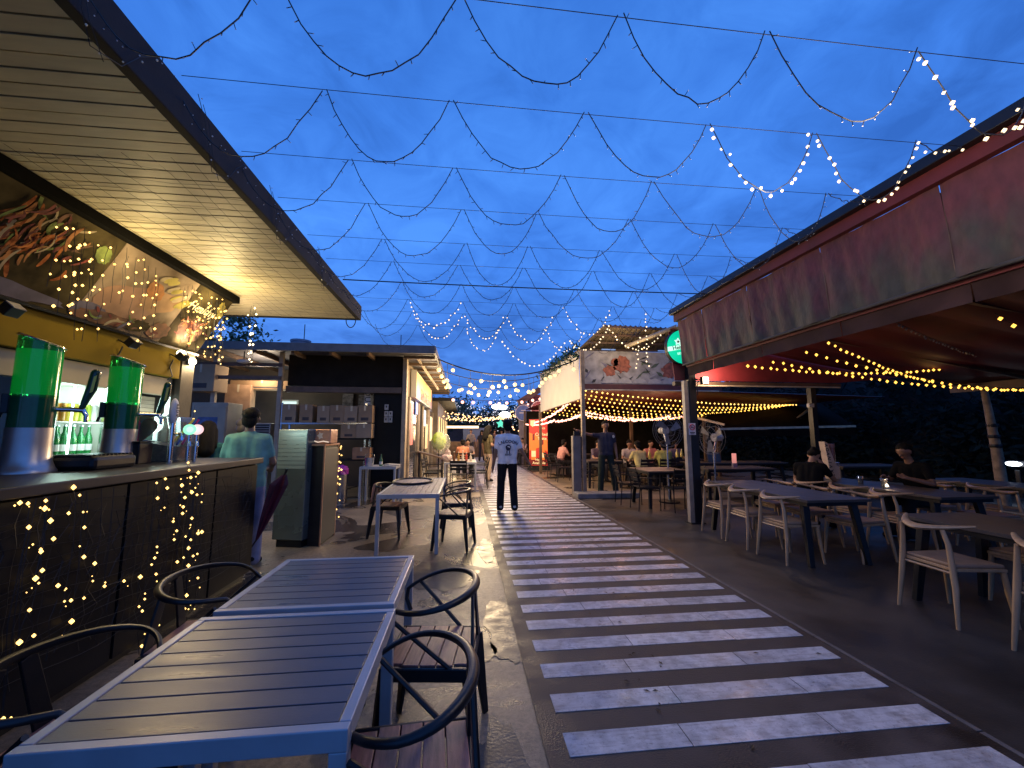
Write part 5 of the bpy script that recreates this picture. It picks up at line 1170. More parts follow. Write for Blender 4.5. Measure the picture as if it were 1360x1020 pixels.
b = MB(); b.bb(2.62, 4.1, 9.55, 10.0, .0, .12); b.build('kerb', mat('kerb_grey', (.16, .15, .15), .7, 0, .3, 8, .3, 30), dh, world=True, bevel=.02)
# mural: plants and flowers, painted shapes
def mural(pts, m, k): 
    mb = MB(); mb.prism([(x, 9.998 - .002 * k, z) for x, z in pts], (0, -.0015, 0)); return mb.build('mural_shape', m, dh, world=True)
rm = random.Random(6)
M_MD = mat('mural_dark', (.035, .032, .03), .7, 0, .3, 12); M_MO = mat('mural_rust', (.30, .09, .05), .7, 0, .4, 14); M_MW = mat('mural_pale', (.42, .39, .36), .7, 0, .15, 10); M_MP = mat('mural_violet', (.16, .14, .19), .7, 0, .3, 10); M_MG = mat('mural_olive', (.10, .12, .07), .7, 0, .3, 10)
for k in range(46):
    cx = 3.0 + 3.3 * rm.random(); cz = 2.80 + .70 * rm.random() ** 1.2; a = rm.uniform(-1.2, 1.2); l, w_ = rm.uniform(.06, .2), rm.uniform(.015, .05)
    c, s_ = math.cos(a), math.sin(a)
    pts = [(cx - l * c, cz - l * s_), (cx - w_ * s_, cz + w_ * c), (cx + l * c, cz + l * s_), (cx + w_ * s_, cz - w_ * c)]
    pts = [(min(6.5, max(2.97, x)), min(3.56, max(2.75, z))) for x, z in pts]
    mural(pts, rm.choice([M_MD, M_MD, M_MG, M_MP, M_MW]), 1 + k % 5)
for cx, cz, r_ in ((3.62, 3.06, .16), (3.95, 3.24, .22), (3.75, 3.30, .10), (5.2, 3.1, .2)):
    mural([(cx + r_ * (1 + rm.uniform(-.25, .2)) * math.cos(a), cz + r_ * (1 + rm.uniform(-.25, .2)) * math.sin(a)) for a in np.linspace(0, 2 * math.pi, 25)[:-1]], M_MO, 7)
for k in range(7):
    cx = 3.6 + .40 * k; h__ = rm.uniform(.12, .22)
    mural([(cx - .20, 2.76), (cx - .14, 2.76 + h__ * .8), (cx, 2.78 + h__), (cx + .15, 2.76 + h__ * .7), (cx + .20, 2.76)], M_MW, 8 + k % 2)
# corrugated roof sheet over the mural, tilted up towards the camera
mb = MB(); n = 60; vs = []
for i in range(n + 1):
    u = i / n; dz = .02 * math.cos(i * math.pi / 1.5)
    vs += [(3.27 + 2.5 * u, 9.25, 4.06 - .05 * u + dz), (2.86 + 3.2 * u, 10.4, 3.62 + .10 * u + dz)]
mb.add(vs, [(2 * i, 2 * i + 2, 2 * i + 3, 2 * i + 1) for i in range(n)]); mb.build('corrugated_sheet', mat('rusty_sheet', (.13, .10, .07), .6, .3, .35, 3), dh, world=True, fix=False)
for k in range(4):
    z = k / 3.5; mb = MB(); mb.bar((3.27 - .41 * z, 9.25 + 1.15 * z, 4.02 - .44 * z), (5.8 + .2 * z, 9.25 + 1.15 * z, 3.97 - .34 * z), .04, .05); mb.build('purlin', M_BROWN, dh, world=True)
for x_ in (3.6, 5.1):
    mb = MB(); mb.box((x_, 9.99, 3.62), (.36, .03, .03)); mb.build('roof_tube', glow('blue_tube', (.25, .45, .95), .35), dh, world=True)
mb = MB(); mb.tube([(4.82, 8.8, 3.95), (4.4, 9.1, 3.80), (3.9, 9.6, 3.62)], .05, 8); mb.build('drain_pipe', mat('pale_pipe', (.30, .25, .18), .5), dh, world=True)
mb = MB(); n = 80; vs = []
for i in range(n + 1):
    y = 10.1 + 10 * i / n; dz = .03 * abs(math.sin(i * 1.1))
    vs += [(2.95, y, 2.66 + dz), (11.5, y, 2.50 + dz)]
mb.add(vs, [(2 * i, 2 * i + 2, 2 * i + 3, 2 * i + 1) for i in range(n)]); mb.build('ceiling', M_CEIL, dh, world=True, fix=False)
for x_, y_ in ((2.9, 15.8), (2.9, 20.0), (6.2, 15.0), (9.0, 14.0)):
    mb = MB(); mb.bb(x_ - .05, x_ + .05, y_ - .05, y_ + .05, 0, 2.6); mb.build('post', M_BROWN, dh, world=True)
mb = MB(); mb.bb(3, 11.5, 20.1, 20.2, 0, 2.6); mb.build('rear_wall', mat('dark_brown_wall', (.045, .036, .028)), dh, world=True)
sn = thing('white_screen', 'blank white sheet stretched along the dining hall side above the red strings', 'screen', (2.88, 12.9, 3.0))
mb = MB(); vs = []; n = 24
for i in range(n + 1):
    y = 10.12 + 5.55 * i / n
    for j in range(7):
        v = j / 6; vs.append((2.875 + .010 * math.sin(y * 4 + v * 3) * math.sin(math.pi * v), y, 2.37 + (3.60 - 2.37) * v + .16 * i / n * v - .05 * (i / n) * (1 - v)))
mb.add(vs, [(i * 7 + j, i * 7 + 7 + j, i * 7 + 8 + j, i * 7 + j + 1) for i in range(n) for j in range(6)]); mb.build('sheet', mat('screen_sheet', (.40, .38, .345), .7, 0, .06, 2), sn, smooth=True, world=True, fix=False)
mb = MB(); mb.tube([(2.875, 10.1, 3.62), (2.875, 15.7, 3.79)], .02, 6); mb.tube([(2.875, 10.1, 2.36), (2.875, 15.7, 2.31)], .015, 6); mb.build('frame', M_BROWN, sn, world=True)
# bulb strings of the hall
G2 = 'yellow bulb strings across the dining hall'
hub = (10.6, 12.2, 2.44)
labs = ['from the mural post, upper', 'from the mural post, lower', 'from just behind the mural post', 'starting an arm further back', 'starting below the near part of the screen', 'starting below the middle of the screen', 'starting below the far part of the screen', 'starting beyond the screen', 'farthest back']
for k, (y_, z_, d_) in enumerate(((10.12, 2.60, .12), (10.18, 2.50, .20), (10.8, 2.5, .26), (11.5, 2.48, .30), (12.4, 2.46, .34), (13.4, 2.44, .36), (14.4, 2.44, .38), (15.4, 2.42, .40), (16.6, 2.42, .42))):
    hx = Vector(hub) + Vector((0, .18 * k, .02 * (k % 3)))
    string('hall_bulb_string', f'yellow bulb string across the dining hall {labs[k]}', sag((2.98, y_, z_), hx, d_, 22), M_AMBER if k % 2 else glow('yellow_bulb', (1.0, .60, .14), 3.5), .16, .028, G2, watts=10 if k in (1, 3, 5, 7) else 0, col=(1.0, .50, .22), at=(.15, .38))
G3 = 'pink bulb garlands at the hall edge'
for k, (p, q_, d_, lab) in enumerate((((2.90, 10.1, 2.00), (2.90, 13.2, 1.92), .05, 'thick pink garland on the hall edge nearest the mural post'), ((2.90, 13.3, 1.95), (2.90, 19.5, 1.96), .08, 'pink garland on the hall edge running away behind the first'), ((2.92, 11.6, 2.36), (2.92, 18.8, 1.98), .12, 'pink garland climbing under the white screen'), ((3.0, 10.3, 2.0), (6.2, 12.0, 2.05), .14, 'pink garland swinging inward from the mural post'), ((3.3, 11.2, 2.12), (7.2, 12.8, 2.1), .16, 'pink garland deeper inside the hall'))):
    string('pink_garland', lab, sag(p, q_, d_, 16), M_PINKB, .075, .030, G3, jit=.03, watts=12, col=PINK)
# furniture in the hall
dark_table('dark table with slat chairs just beyond the awning post', (4.15, 8.6, 0), .95, 1.0, .75, 'dark tables in the dining hall')
dark_table('dining hall table behind the standing guard, nearest the walkway', (3.9, 11.7, 0), 1.0, .8, .75, 'dark tables in the dining hall')
dark_table('dining hall table with yellow bottles and the seated crowd', (6.0, 12.2, 0), 2.2, .8, .75, 'dark tables in the dining hall')
dark_table('dining hall table behind the red poster stand', (4.2, 15.2, 0), 1.4, .8, .75, 'dark tables in the dining hall')
for (x_, y_, a, lab) in ((3.62, 8.15, 180, 'dark slat chair nearest the walkway edge beyond the awning post'), (3.55, 8.85, 176, 'dark slat chair behind the one nearest the walkway edge'), (4.72, 8.5, 2, 'dark slat chair right of the fan pole'), (4.2, 7.9, -92, 'dark slat chair at the near end of the fan table'), (3.35, 11.6, 180, 'dark slat chair behind the guard'), (3.2, 15.1, 182, 'dark slat chair left of the poster side table'), (3.15, 13.1, 176, 'dark slat chair by the pillar behind the poster stand'), (3.1, 14.1, 184, 'dark slat chair second behind the poster stand'), (5.1, 11.4, 90, 'dark slat chair in front of the yellow bottle table'), (6.2, 11.5, 92, 'dark slat chair right in front of the yellow bottle table')):
    place(sc_p, us, (x_, y_, 0), R(a), lab, 'dark slat chairs in the dining hall')
for i, (x_, y_) in enumerate(((5.35, 12.0), (5.55, 12.1), (5.75, 11.95), (6.4, 12.05), (6.6, 12.15))):
    t = thing('yellow_bottle', ['first', 'second', 'third', 'fourth', 'fifth'][i] + ' yellow drink bottle from the left on the crowd table', 'bottle', (x_, y_, .75), 0, 'yellow bottles on the crowd table')
    mb = MB(); mb.lathe([(.045, 0), (.048, .15), (.018, .22), (.018, .27)], n=10); mb.build('bottle', mat('yellow_drink', (.48, .42, .10), .2), t, smooth=True); mb = MB(); mb.lathe([(.02, .265), (.02, .285)], n=8); mb.build('cap', M_OFFW, t)
# poster stand
ps = thing('poster_stand', 'tall red beer advert stand with bottles and lettering beside the walkway', 'poster stand', (3.08, 17.3, 0), R(-14))
b = MB(); b.bb(-.40, .40, 0, .05, .10, 2.12); b.build('board', M_DARK, ps); b = MB(); b.bb(-.385, .385, -.008, -.001, .18, 2.10); b.build('print', glow('poster_red', (.70, .03, .015), .62), ps)  # print glows by itself, in place of pink light falling on it
b = MB(); b.bb(-.46, .46, -.14, .2, 0, .10); b.build('foot', M_BLACK, ps)
M_PO = glow('poster_orange', (1.0, .22, .03), .75); M_PY = glow('poster_yellow', (1.0, .72, .34), .8); M_PDK = glow('poster_dark_red', (.30, .01, .01), .3)  # same painted-in glow for the printed shapes and words
def pp(pts, m, k, name='print_shape'):
    mb = MB(); mb.prism([(x, -.010 - .003 * k, z) for x, z in pts], (0, -.002, 0)); return mb.build(name, m, ps)
pp([(-.38, 1.55), (.38, 1.25), (.38, .75), (.1, .95), (-.38, .80)], M_PO, 0); pp([(-.38, .45), (.38, .55), (.38, .2), (-.38, .2)], M_PDK, 0)
for cx, s_, m_ in ((-.20, 1.0, M_PO), (.18, .78, M_PO)):
    out_ = [(-.10, 0), (-.10, .55), (-.04, .78), (-.04, 1.05), (.04, 1.05), (.04, .78), (.10, .55), (.10, 0)]
    pp([(cx + x * s_, .42 + z * s_) for x, z in out_], m_, 1, 'printed_bottle'); pp([(cx + x * s_ * .9, .42 + (.12 + z * .25) * s_) for x, z in ((-.1, 0), (.1, 0), (.1, 1), (-.1, 1))], M_PY, 2, 'printed_label'); pp([(cx + x * s_, .42 + z * s_) for x, z in ((-.045, .80), (.045, .80), (.045, 1.07), (-.045, 1.07))], M_PDK, 2)
pp([(-.33, 2.06), (-.13, 2.06), (-.13, 1.86), (-.23, 1.79), (-.33, 1.86)], M_PY, 1, 'crest')
def plet(s, size, x, z, m=M_PY):
    M_ = Matrix.Rotation(R(-14), 3, 'Z'); return lettering(s, size, m, ps, Vector(ps.location) + Vector((x, -.022, z)), (R(90), 0, 0), bold=.003)
plet('SINCE', .09, .16, 1.72); plet('Crafted', .17, .13, 1.47); plet('Taste', .17, .16, 1.30); plet('Now', .13, 0, .42); plet('Available', .15, .02, .29)
lamp('poster_spill', (2.95, 16.7, 1.3), 3, (1, .4, .2), .4, ps)  # spill to go with the self-glowing print, no fitting here

# ------------------------------------------------------------------ wires and garlands over the yard
rw = random.Random(33)
ynames = ['nearest the camera', 'second from the camera', 'third from the camera', 'fourth from the camera', 'fifth from the camera', 'sixth from the camera', 'seventh from the camera', 'eighth from the camera', 'ninth from the camera', 'tenth from the camera']
tops0 = [-.86, -.06, .68, 1.49, 2.30, 3.02]
twig = {}
for k, Y in enumerate((1.68, 2.29, 2.92, 3.50, 4.17, 4.74, 5.40, 6.11, 6.75, 7.6)):
    xl, xr = -1.60, 3.45
    if Y > 6.4: xl, xr = -1.45, 3.4
    t = thing('light_garland', f'draped fairy light garland and its wire over the yard, {ynames[k]}', 'string lights', (xl, Y, 3.48), 0, 'garlands on wires over the yard')
    w_ = MB(); w_.tube(sag((xl, Y, 3.49), (xr, Y + .02, 3.50), .015, 8), .0020 if k != 6 else .008, 5, caps=False); w_.build('wire', M_CABLE, t, world=True)
    tops = [x + rw.uniform(-.05, .05) for x in tops0]; xs = [-1.66] + tops + [3.42]
    c, ul, lt_ = MB(), MB(), MB()
    for i, (a, b_) in enumerate(zip(xs, xs[1:])):
        d_ = (rw.uniform(.40, .46) if b_ - a > .6 else rw.uniform(.25, .38)) if b_ < 3.3 else .06; m_ = 14; pts = []
        sk = rw.uniform(.42, .58)
        for j in range(m_ + 1):
            u = j / m_; s_ = 1 - abs(2 * u - 1) ** 2.1
            pts.append(Vector((a + .012 + (b_ - a - .024) * u + .03 * math.sin(math.pi * u) * (sk - .5) * 5, Y + rw.uniform(-.010, .010), 3.485 - d_ * s_ + rw.uniform(-.006, .006))))
        c.tube(pts, .0031, 5, caps=False)
        lit = (k == 0 and i >= 5) or (k == 1 and i >= 4) or (k >= 7 and 1 <= i <= 4 and rw.random() < .5)
        for p in along(pts, .068, .03):
            dd = Vector((rw.uniform(-.5, .5), rw.uniform(-.3, .3), rw.uniform(-1, .3))).normalized() * .022
            c.tube([p, p + dd], .0021, 4)
            (lt_ if lit else ul).dot(p + dd * 1.15, rw.uniform(.010, .014) if lit else .0036)
    c.build('cable', mat('garland_cable', (.030, .032, .036), .6), t, world=True); tag(ul.build('unlit_bulbs', M_UNLIT, t, world=True), kind='stuff')
    if lt_.v: tag(lt_.build('lit_bulbs', M_WHITEB, t, world=True), kind='stuff')
    if k in (0, 1):
        lamp('garland_light', (2.1 - .2 * k, Y, 3.02), 26, (1, .80, .60), .2, t)
# loose ends on the left fascia
for i, (y_, lab) in enumerate(((1.55, 'loose loop of fairy lights hanging off the near roof edge'), (2.4, 'fairy light strand falling down the kiosk fascia, nearer'), (3.3, 'fairy light strand falling down the kiosk fascia, middle'), (4.4, 'fairy light strand falling down the kiosk fascia, farther'))):
    pts = [Vector((-1.57, y_, 3.47)), Vector((-1.565, y_ + .06, 3.36)), Vector((-1.565, y_ + .12, 3.22)), Vector((-1.58, y_ + .2, 3.12)), Vector((-1.565, y_ + .34, 3.16)), Vector((-1.565, y_ + .44, 3.30)), Vector((-1.57, y_ + .52, 3.40))]
    t = curtain('fairy_light_strand', lab, [pts, [p + Vector((0, .05, -.02)) for p in pts[:4]]], M_UNLIT if i else mat('cream_led', (.8, .75, .6), .2), mat('garland_cable', (.03, .032, .036)), .006, 'fairy light strands on the fascia')
t = thing('roof_hook', 'small wire hook under the far corner of the kiosk roof', 'hook', (-1.72, 6.3, 3.2))
mb = MB(); mb.tube([(.07 * math.cos(a), 0, .0 + .12 * math.sin(a)) for a in np.linspace(math.pi, 2 * math.pi, 12)], .007, 5); mb.build('hook', M_CABLE, t); mb = MB(); mb.box((0, 0, .01), (.18, .04, .02)); mb.build('plate', M_BLACK, t)
# lit far garlands that climb to the hall roof
for i, (p, q_, d_, lab) in enumerate((((.75, 8.6, 3.5), (2.2, 8.8, 3.55), .55, 'lit fairy light swag in front of the far sky'), ((2.25, 8.8, 3.6), (3.3, 9.1, 4.02), .40, 'lit fairy light swag rising to the corrugated roof'), ((3.3, 9.1, 3.95), (4.6, 9.0, 3.95), .50, 'lit fairy light swag in front of the mural'), ((4.1, 8.9, 4.3), (4.15, 8.95, 3.05), .0, 'lit fairy light strand hanging down past the mural'), ((3.95, 8.9, 3.75), (3.9, 9.0, 3.0), .0, 'short lit fairy light strand over the mural'))):
    string('lit_swag', lab, sag(p, q_, d_, 14), M_WHITEB, .10, .020, 'lit fairy light swags by the hall roof', jit=.025, cab=.003, watts=34 if i == 2 else 0, col=WARM, at=(.2, .6))
# festoon of big bulbs over the walkway: every bulb a part
def festoon(label, p, q_, d_, nb, r, m, drop, watts, col, seed, cab=.012):
    t = thing('festoon', label, 'festoon lights', tuple(p), 0, 'festoons over the far walkway'); pts = sag(p, q_, d_, 20); rf = random.Random(seed)
    c = MB(); c.tube(pts, cab, 6, caps=False); c.build('cable', M_CABLE, t, world=True)
    src = None
    for i in range(nb):
        u = (i + .5 + rf.uniform(-.3, .3)) / nb; f_ = u * (len(pts) - 1); a = Vector(pts[int(f_)]).lerp(Vector(pts[min(int(f_) + 1, len(pts) - 1)]), f_ % 1)
        dz = rf.uniform(*drop)
        s_ = MB(); s_.tube([a, a - Vector((0, 0, dz))], .005, 4, caps=False); s_.build('drop_cord', M_CABLE, t, world=True)
        if src is None:
            mb = MB(); mb.ball((0, 0, -r), r, 12, 8); src = mb.build('bulb', m, t, smooth=True); o = src
        else:
            o = src.copy(); COL.objects.link(o); o.parent = t
        o.location = a - Vector((0, 0, dz)) - t.location
    for f_ in (.4,):
        a = Vector(pts[int(f_ * 20)]) - Vector((0, 0, .45)); lamp('festoon_lamp', tuple(a), watts, col, .35, t)
    return t
festoon('thick festoon cable nearest over the walkway with clustered big warm bulbs', (-.68, 10.4, 3.36), (2.9, 10.2, 3.42), .42, 12, .048, M_WARMB, (.05, .42), 270, WARM, 2, .018)
festoon('second festoon of big warm bulbs over the walkway', (-.68, 12.4, 3.36), (2.88, 12.6, 3.5), .34, 12, .052, M_WARMB, (.05, .40), 270, WARM, 5)
festoon('third festoon of big warm bulbs farther over the walkway', (-.68, 14.6, 3.3), (2.88, 14.9, 3.5), .30, 10, .055, M_WARMB, (.05, .30), 270, WARM, 7)
festoon('festoon of pink bulbs against the far sky', (-.8, 19.2, 3.20), (4.0, 20, 3.35), .22, 9, .07, M_PINKB, (.02, .10), 50, PINK, 9)
for i, y_ in enumerate((10.4, 11.6, 12.8, 14.4)):
    t = thing('eave_bulb', ['nearest', 'second', 'third', 'farthest'][i] + ' big warm bulb hanging from the dark stall eave', 'bulb', (-.66, y_, 3.16), 0, 'bulbs along the stall eave')
    mb = MB(); mb.ball((0, 0, -.07), .055, 12, 8); mb.build('bulb', M_WARMB, t, smooth=True); mb = MB(); mb.tube([(0, 0, 0), (0, 0, .17)], .014, 6); mb.build('socket', M_CABLE, t)
    lamp('eave_light', (-.58, y_, 2.95), 20, WARM, .12, t)
# climbing plant on the hall roof edge and tree behind the kiosk
t = thing('climbing_plant', 'dark climbing plant spilling over the top of the white screen', 'plant', (2.9, 11, 3.6))
lv = leaves(420, lambda r_: (-.05 + r_.gauss(0, .10), r_.uniform(-.9, 4.0), .05 + r_.gauss(0, .10) + .10 * math.sin(r_.random() * 9)), .075, 8); lv.build('foliage', M_GREEN, t, fix=False)
mb = MB(); mb.tube([(0, -1, 0), (-.05, .5, .1), (0, 2, .05), (.02, 4, .1)], .012, 5); mb.build('stem', M_BARK, t)
def tree(loc, h, rx, rz_, n, ls, label, seed, m=M_GREEN, group=None):
    t = thing('tree', label, 'tree', loc, 0, group); r_ = random.Random(seed)
    mb = MB(); mb.tube([(0, 0, 0), (.05, 0, h * .3), (.1, .05, h * .55)], [.16, .12, .07], 8); br = []
    for k in range(6):
        a = r_.uniform(0, 6.28); e_ = (rx * .6 * math.cos(a), rx * .6 * math.sin(a), h * .6 + rz_ * r_.uniform(0, .8)); br.append(e_)
        mb.tube([(.07, .03, h * r_.uniform(.35, .5)), (e_[0] * .5, e_[1] * .5, h * .58), e_], [.06, .04, .015], 6)
    mb.build('trunk', M_BARK, t, smooth=True)
    cl = [(r_.gauss(0, rx * .5), r_.gauss(0, rx * .5), h * .72 + r_.gauss(0, rz_ * .4), r_.uniform(.25, .5) * rx) for _ in range(14)]
    def fn(q):
        c = q.choice(cl); return (c[0] + q.gauss(0, c[3] * .6), c[1] + q.gauss(0, c[3] * .6), c[2] + q.gauss(0, c[3] * .5))
    leaves(n, fn, ls, seed).build('crown', m, t, fix=False); return t
tree((-8.10, 15.00, 0.9)[:2] + (0,), 6.3, 1.1, 1.1, 2600, .085, 'leafy green tree showing between the kiosk roof and the dark stall', 3)
tree((-1.5, 33, 0), 4.3, 2.2, 1.1, 2600, .17, 'dark tree hung with fairy lights at the left of the lane end', 13, M_LEAFD, 'trees at the lane end')
tree((3.2, 35, 0), 3.9, 2.4, 1.0, 2600, .17, 'dark tree hung with fairy lights at the middle of the lane end', 14, M_LEAFD, 'trees at the lane end')
tree((7.5, 34, 0), 4.0, 2.6, 1.0, 2400, .17, 'dark tree right of the lane end behind the grey stall', 15, M_LEAFD, 'trees at the lane end')
for i, (cx, cy, cz, nn_, lab) in enumerate(((-1.2, 31, 3.1, 130, 'tiny white lights scattered in the left tree at the lane end'), (3.2, 32.6, 3.0, 200, 'tiny white lights scattered in the middle tree at the lane end'))):
    t = thing('tree_lights', lab, 'string lights', (cx, cy, cz), 0, 'fairy lights in the trees'); b_ = MB(); c = MB(); rt = random.Random(i + 40); prev = None
    for _ in range(nn_):
        p = Vector((rt.gauss(0, 1.4), rt.uniform(-.6, .6), rt.gauss(0, .55))); b_.dot(p, rt.uniform(.018, .034))
        if prev is not None and (p - prev).length < 1.2: c.tube([prev, p], .005, 3, caps=False)
        prev = p
    tag(b_.build('bulbs', glow('tree_white', (.85, .85, 1.0), 2.0), t), kind='stuff'); c.build('cable', M_CABLE, t)
# far end of the lane
for i, (x_, y_, z_, s_, lab) in enumerate(((2.25, 30, 3.45, .42, 'blinding white lamp upper left at the lane end'), (2.75, 30, 3.40, .40, 'blinding white lamp upper right at the lane end'), (2.85, 29.5, 2.85, .5, 'blinding white lamp lowest at the lane end'))):
    t = thing('far_lamp', lab, 'lamp', (x_, y_, z_), 0, 'white lamps at the lane end'); mb = MB(); mb.ball((0, 0, 0), (s_ * .8, .12, s_ * .45), 12, 8); mb.build('lens', glow('far_white', (.8, .9, 1), 5), t, smooth=True); mb = MB(); mb.tube([(0, .12, 0), (0, .14, -z_)], .04, 6); mb.build('pole', M_DARK, t)
    lamp('far_light', (x_, y_ - .6, z_), 60, (.85, .92, 1), .4, t)
G4 = 'orange garlands at the lane end'
for i, (p, q_, d_, lab) in enumerate((((-1.3, 24, 2.55), (3.0, 24, 2.6), .25, 'orange garland across the lane end, nearest'), ((-1.3, 26, 2.9), (3.6, 26, 2.7), .3, 'orange garland across the lane end, middle'), ((-1.3, 28, 2.5), (4.2, 28, 3.0), .3, 'orange garland across the lane end, farthest'), ((1.2, 27, 2.4), (3.4, 23, 3.1), .15, 'orange garland slanting up to the grey stall'), ((2.2, 25.5, 2.6), (3.3, 25.5, 1.7), .1, 'orange garland falling beside the grey stall'))):
    string('lane_garland', lab, sag(p, q_, d_, 14), glow('lane_bulb', (1.0, .55, .22), 4.0), .12, .045, G4, jit=.10, watts=40, col=(1, .62, .34))
le = thing('lane_end_hall', 'dark hall closing the far end of the lane with a lit counter', 'building', (1, 38, 0))
b = MB(); b.bb(-8, 11, 37.5, 38, 0, 3.0); b.build('wall', mat('lane_wall', (.06, .06, .09), .7), le, world=True); b = MB(); b.bb(-8.2, 11.2, 36.5, 38.2, 3.01, 3.2); b.build('roof', M_DARK, le, world=True)
b = MB(); b.bb(-1.2, .9, 27.0, 27.06, 1.85, 2.0); b.build('lit_counter', glow('counter_warm', (1, .75, .45), 2.0), le, world=True)
b = MB(); b.bb(-.1, 1.6, 29, 29.1, .3, 1.9); b.build('blue_board', mat('blue_board', (.06, .10, .22), .5), le, world=True)
b = MB(); b.bb(-1.4, 1.2, 27.05, 27.4, 0, 1.0); b.build('counter', M_BROWN, le, world=True)
t = thing('teal_star', 'small teal lit star sign at the lane end', 'sign', (2.0, 23.2, 2.05))
b = MB(); b.prism(star((0, 0), .26, .14, 0), (0, .05, 0)); b.build('star', glow('teal_star', (.12, .9, .62), .9), t); b = MB(); b.tube([(0, .03, .25), (0, .03, .9)], .01, 4); b.build('cord', M_CABLE, t)
# further left shops
s3_ = thing('far_stall', 'tan far stall with glowing shop window beyond the dark stall', 'stall', (-1.6, 24, 0))
b = MB(); b.bb(-5, -1.25, 19.5, 30, 0, 3.0); b.build('wall', mat('far_tan', (.22, .16, .10), .6, 0, .3, 2), s3_, world=True); b = MB(); b.bb(-5, -.5, 19.4, 30.2, 3.01, 3.16); b.build('roof', M_DARK, s3_, world=True)
for k in range(5):
    b = MB(); b.bb(-1.24, -1.20, 20.0 + 2 * k, 21.4 + 2 * k, .6, 2.3); b.build('window', glow('far_window', (1, .68, .30), .9), s3_, world=True); b = MB(); b.bb(-1.195, -1.16, 20.66 + 2 * k, 20.74 + 2 * k, .6, 2.3); b.build('mullion', M_DARK, s3_, world=True)
lamp('window_light', (-.7, 21.5, 1.6), 30, WARM, .3, s3_); lamp('window_light', (-.7, 26, 1.6), 30, WARM, .3, s3_)
# right of the lane: grey stall, red fascia, round signs
gsx = thing('grey_stall', 'grey panelled stall with red fascia and dark doorway right of the lane', 'stall', (3.6, 21.5, 0))
b = MB(); b.bb(2.75, 3.3, 21.0, 21.1, 0, 3.05); b.build('grey_panel', mat('grey_violet_panel', (.24, .21, .23), .6, 0, .15, 3), gsx, world=True)
b = MB(); b.bb(3.31, 6.4, 21.05, 21.15, 2.15, 3.5); b.build('fascia', mat('dark_red_fascia', (.16, .03, .03), .6), gsx, world=True); b = MB(); b.bb(3.31, 3.4, 21.0, 21.1, 0, 2.14); b.build('post', M_BROWN, gsx, world=True)
b = MB(); b.bb(3.4, 6.4, 22.5, 22.6, 0, 3.4); b.build('doorway', M_BLACK, gsx, world=True); b = MB(); b.bar((2.7, 20.9, 3.05), (4.6, 20.9, 4.25), .10, .30); b.bar((4.6, 20.9, 4.25), (6.6, 20.9, 3.6), .10, .3); b.build('gable', mat('brown_gable', (.12, .06, .045), .6), gsx, world=True)
b = MB(); b.bb(3.32, 5.0, 20.95, 21.04, 2.12, 2.2); b.build('rail', M_TAN, gsx, world=True)
for i, (x_, z_, c, lab) in enumerate(((2.95, 2.55, (.10, .16, .34), 'round blue disc sign on the grey stall'), (3.75, 2.75, (.16, .04, .04), 'round dark red disc sign with pale rim on the grey stall'))):
    t = thing('disc_sign', lab, 'sign', (x_, 20.85, z_), 0, 'disc signs on the grey stall')
    ring = [(.40 * math.cos(2 * math.pi * k / 28), 0, .40 * math.sin(2 * math.pi * k / 28)) for k in range(28)]
    b = MB(); b.prism(ring, (0, .06, 0)); b.build('disc', mat('disc_%d' % i, c, .4), t); b = MB(); b.tube(ring + ring[:1], .025, 5, caps=False); b.build('rim', M_OFFW, t)
    b = MB(); b.box((0, -.004, 0), (.4, .004, .06)); b.box((0, -.004, .12), (.24, .004, .04)); b.build('mark', M_OFFW, t)
string('pink_garland', 'row of pink bulbs above the disc signs', sag((2.9, 20.6, 3.0), (5.6, 20.4, 3.05), .05, 10), M_PINKB, .62, .065, 'pink bulbs on the grey stall', watts=30, col=PINK)

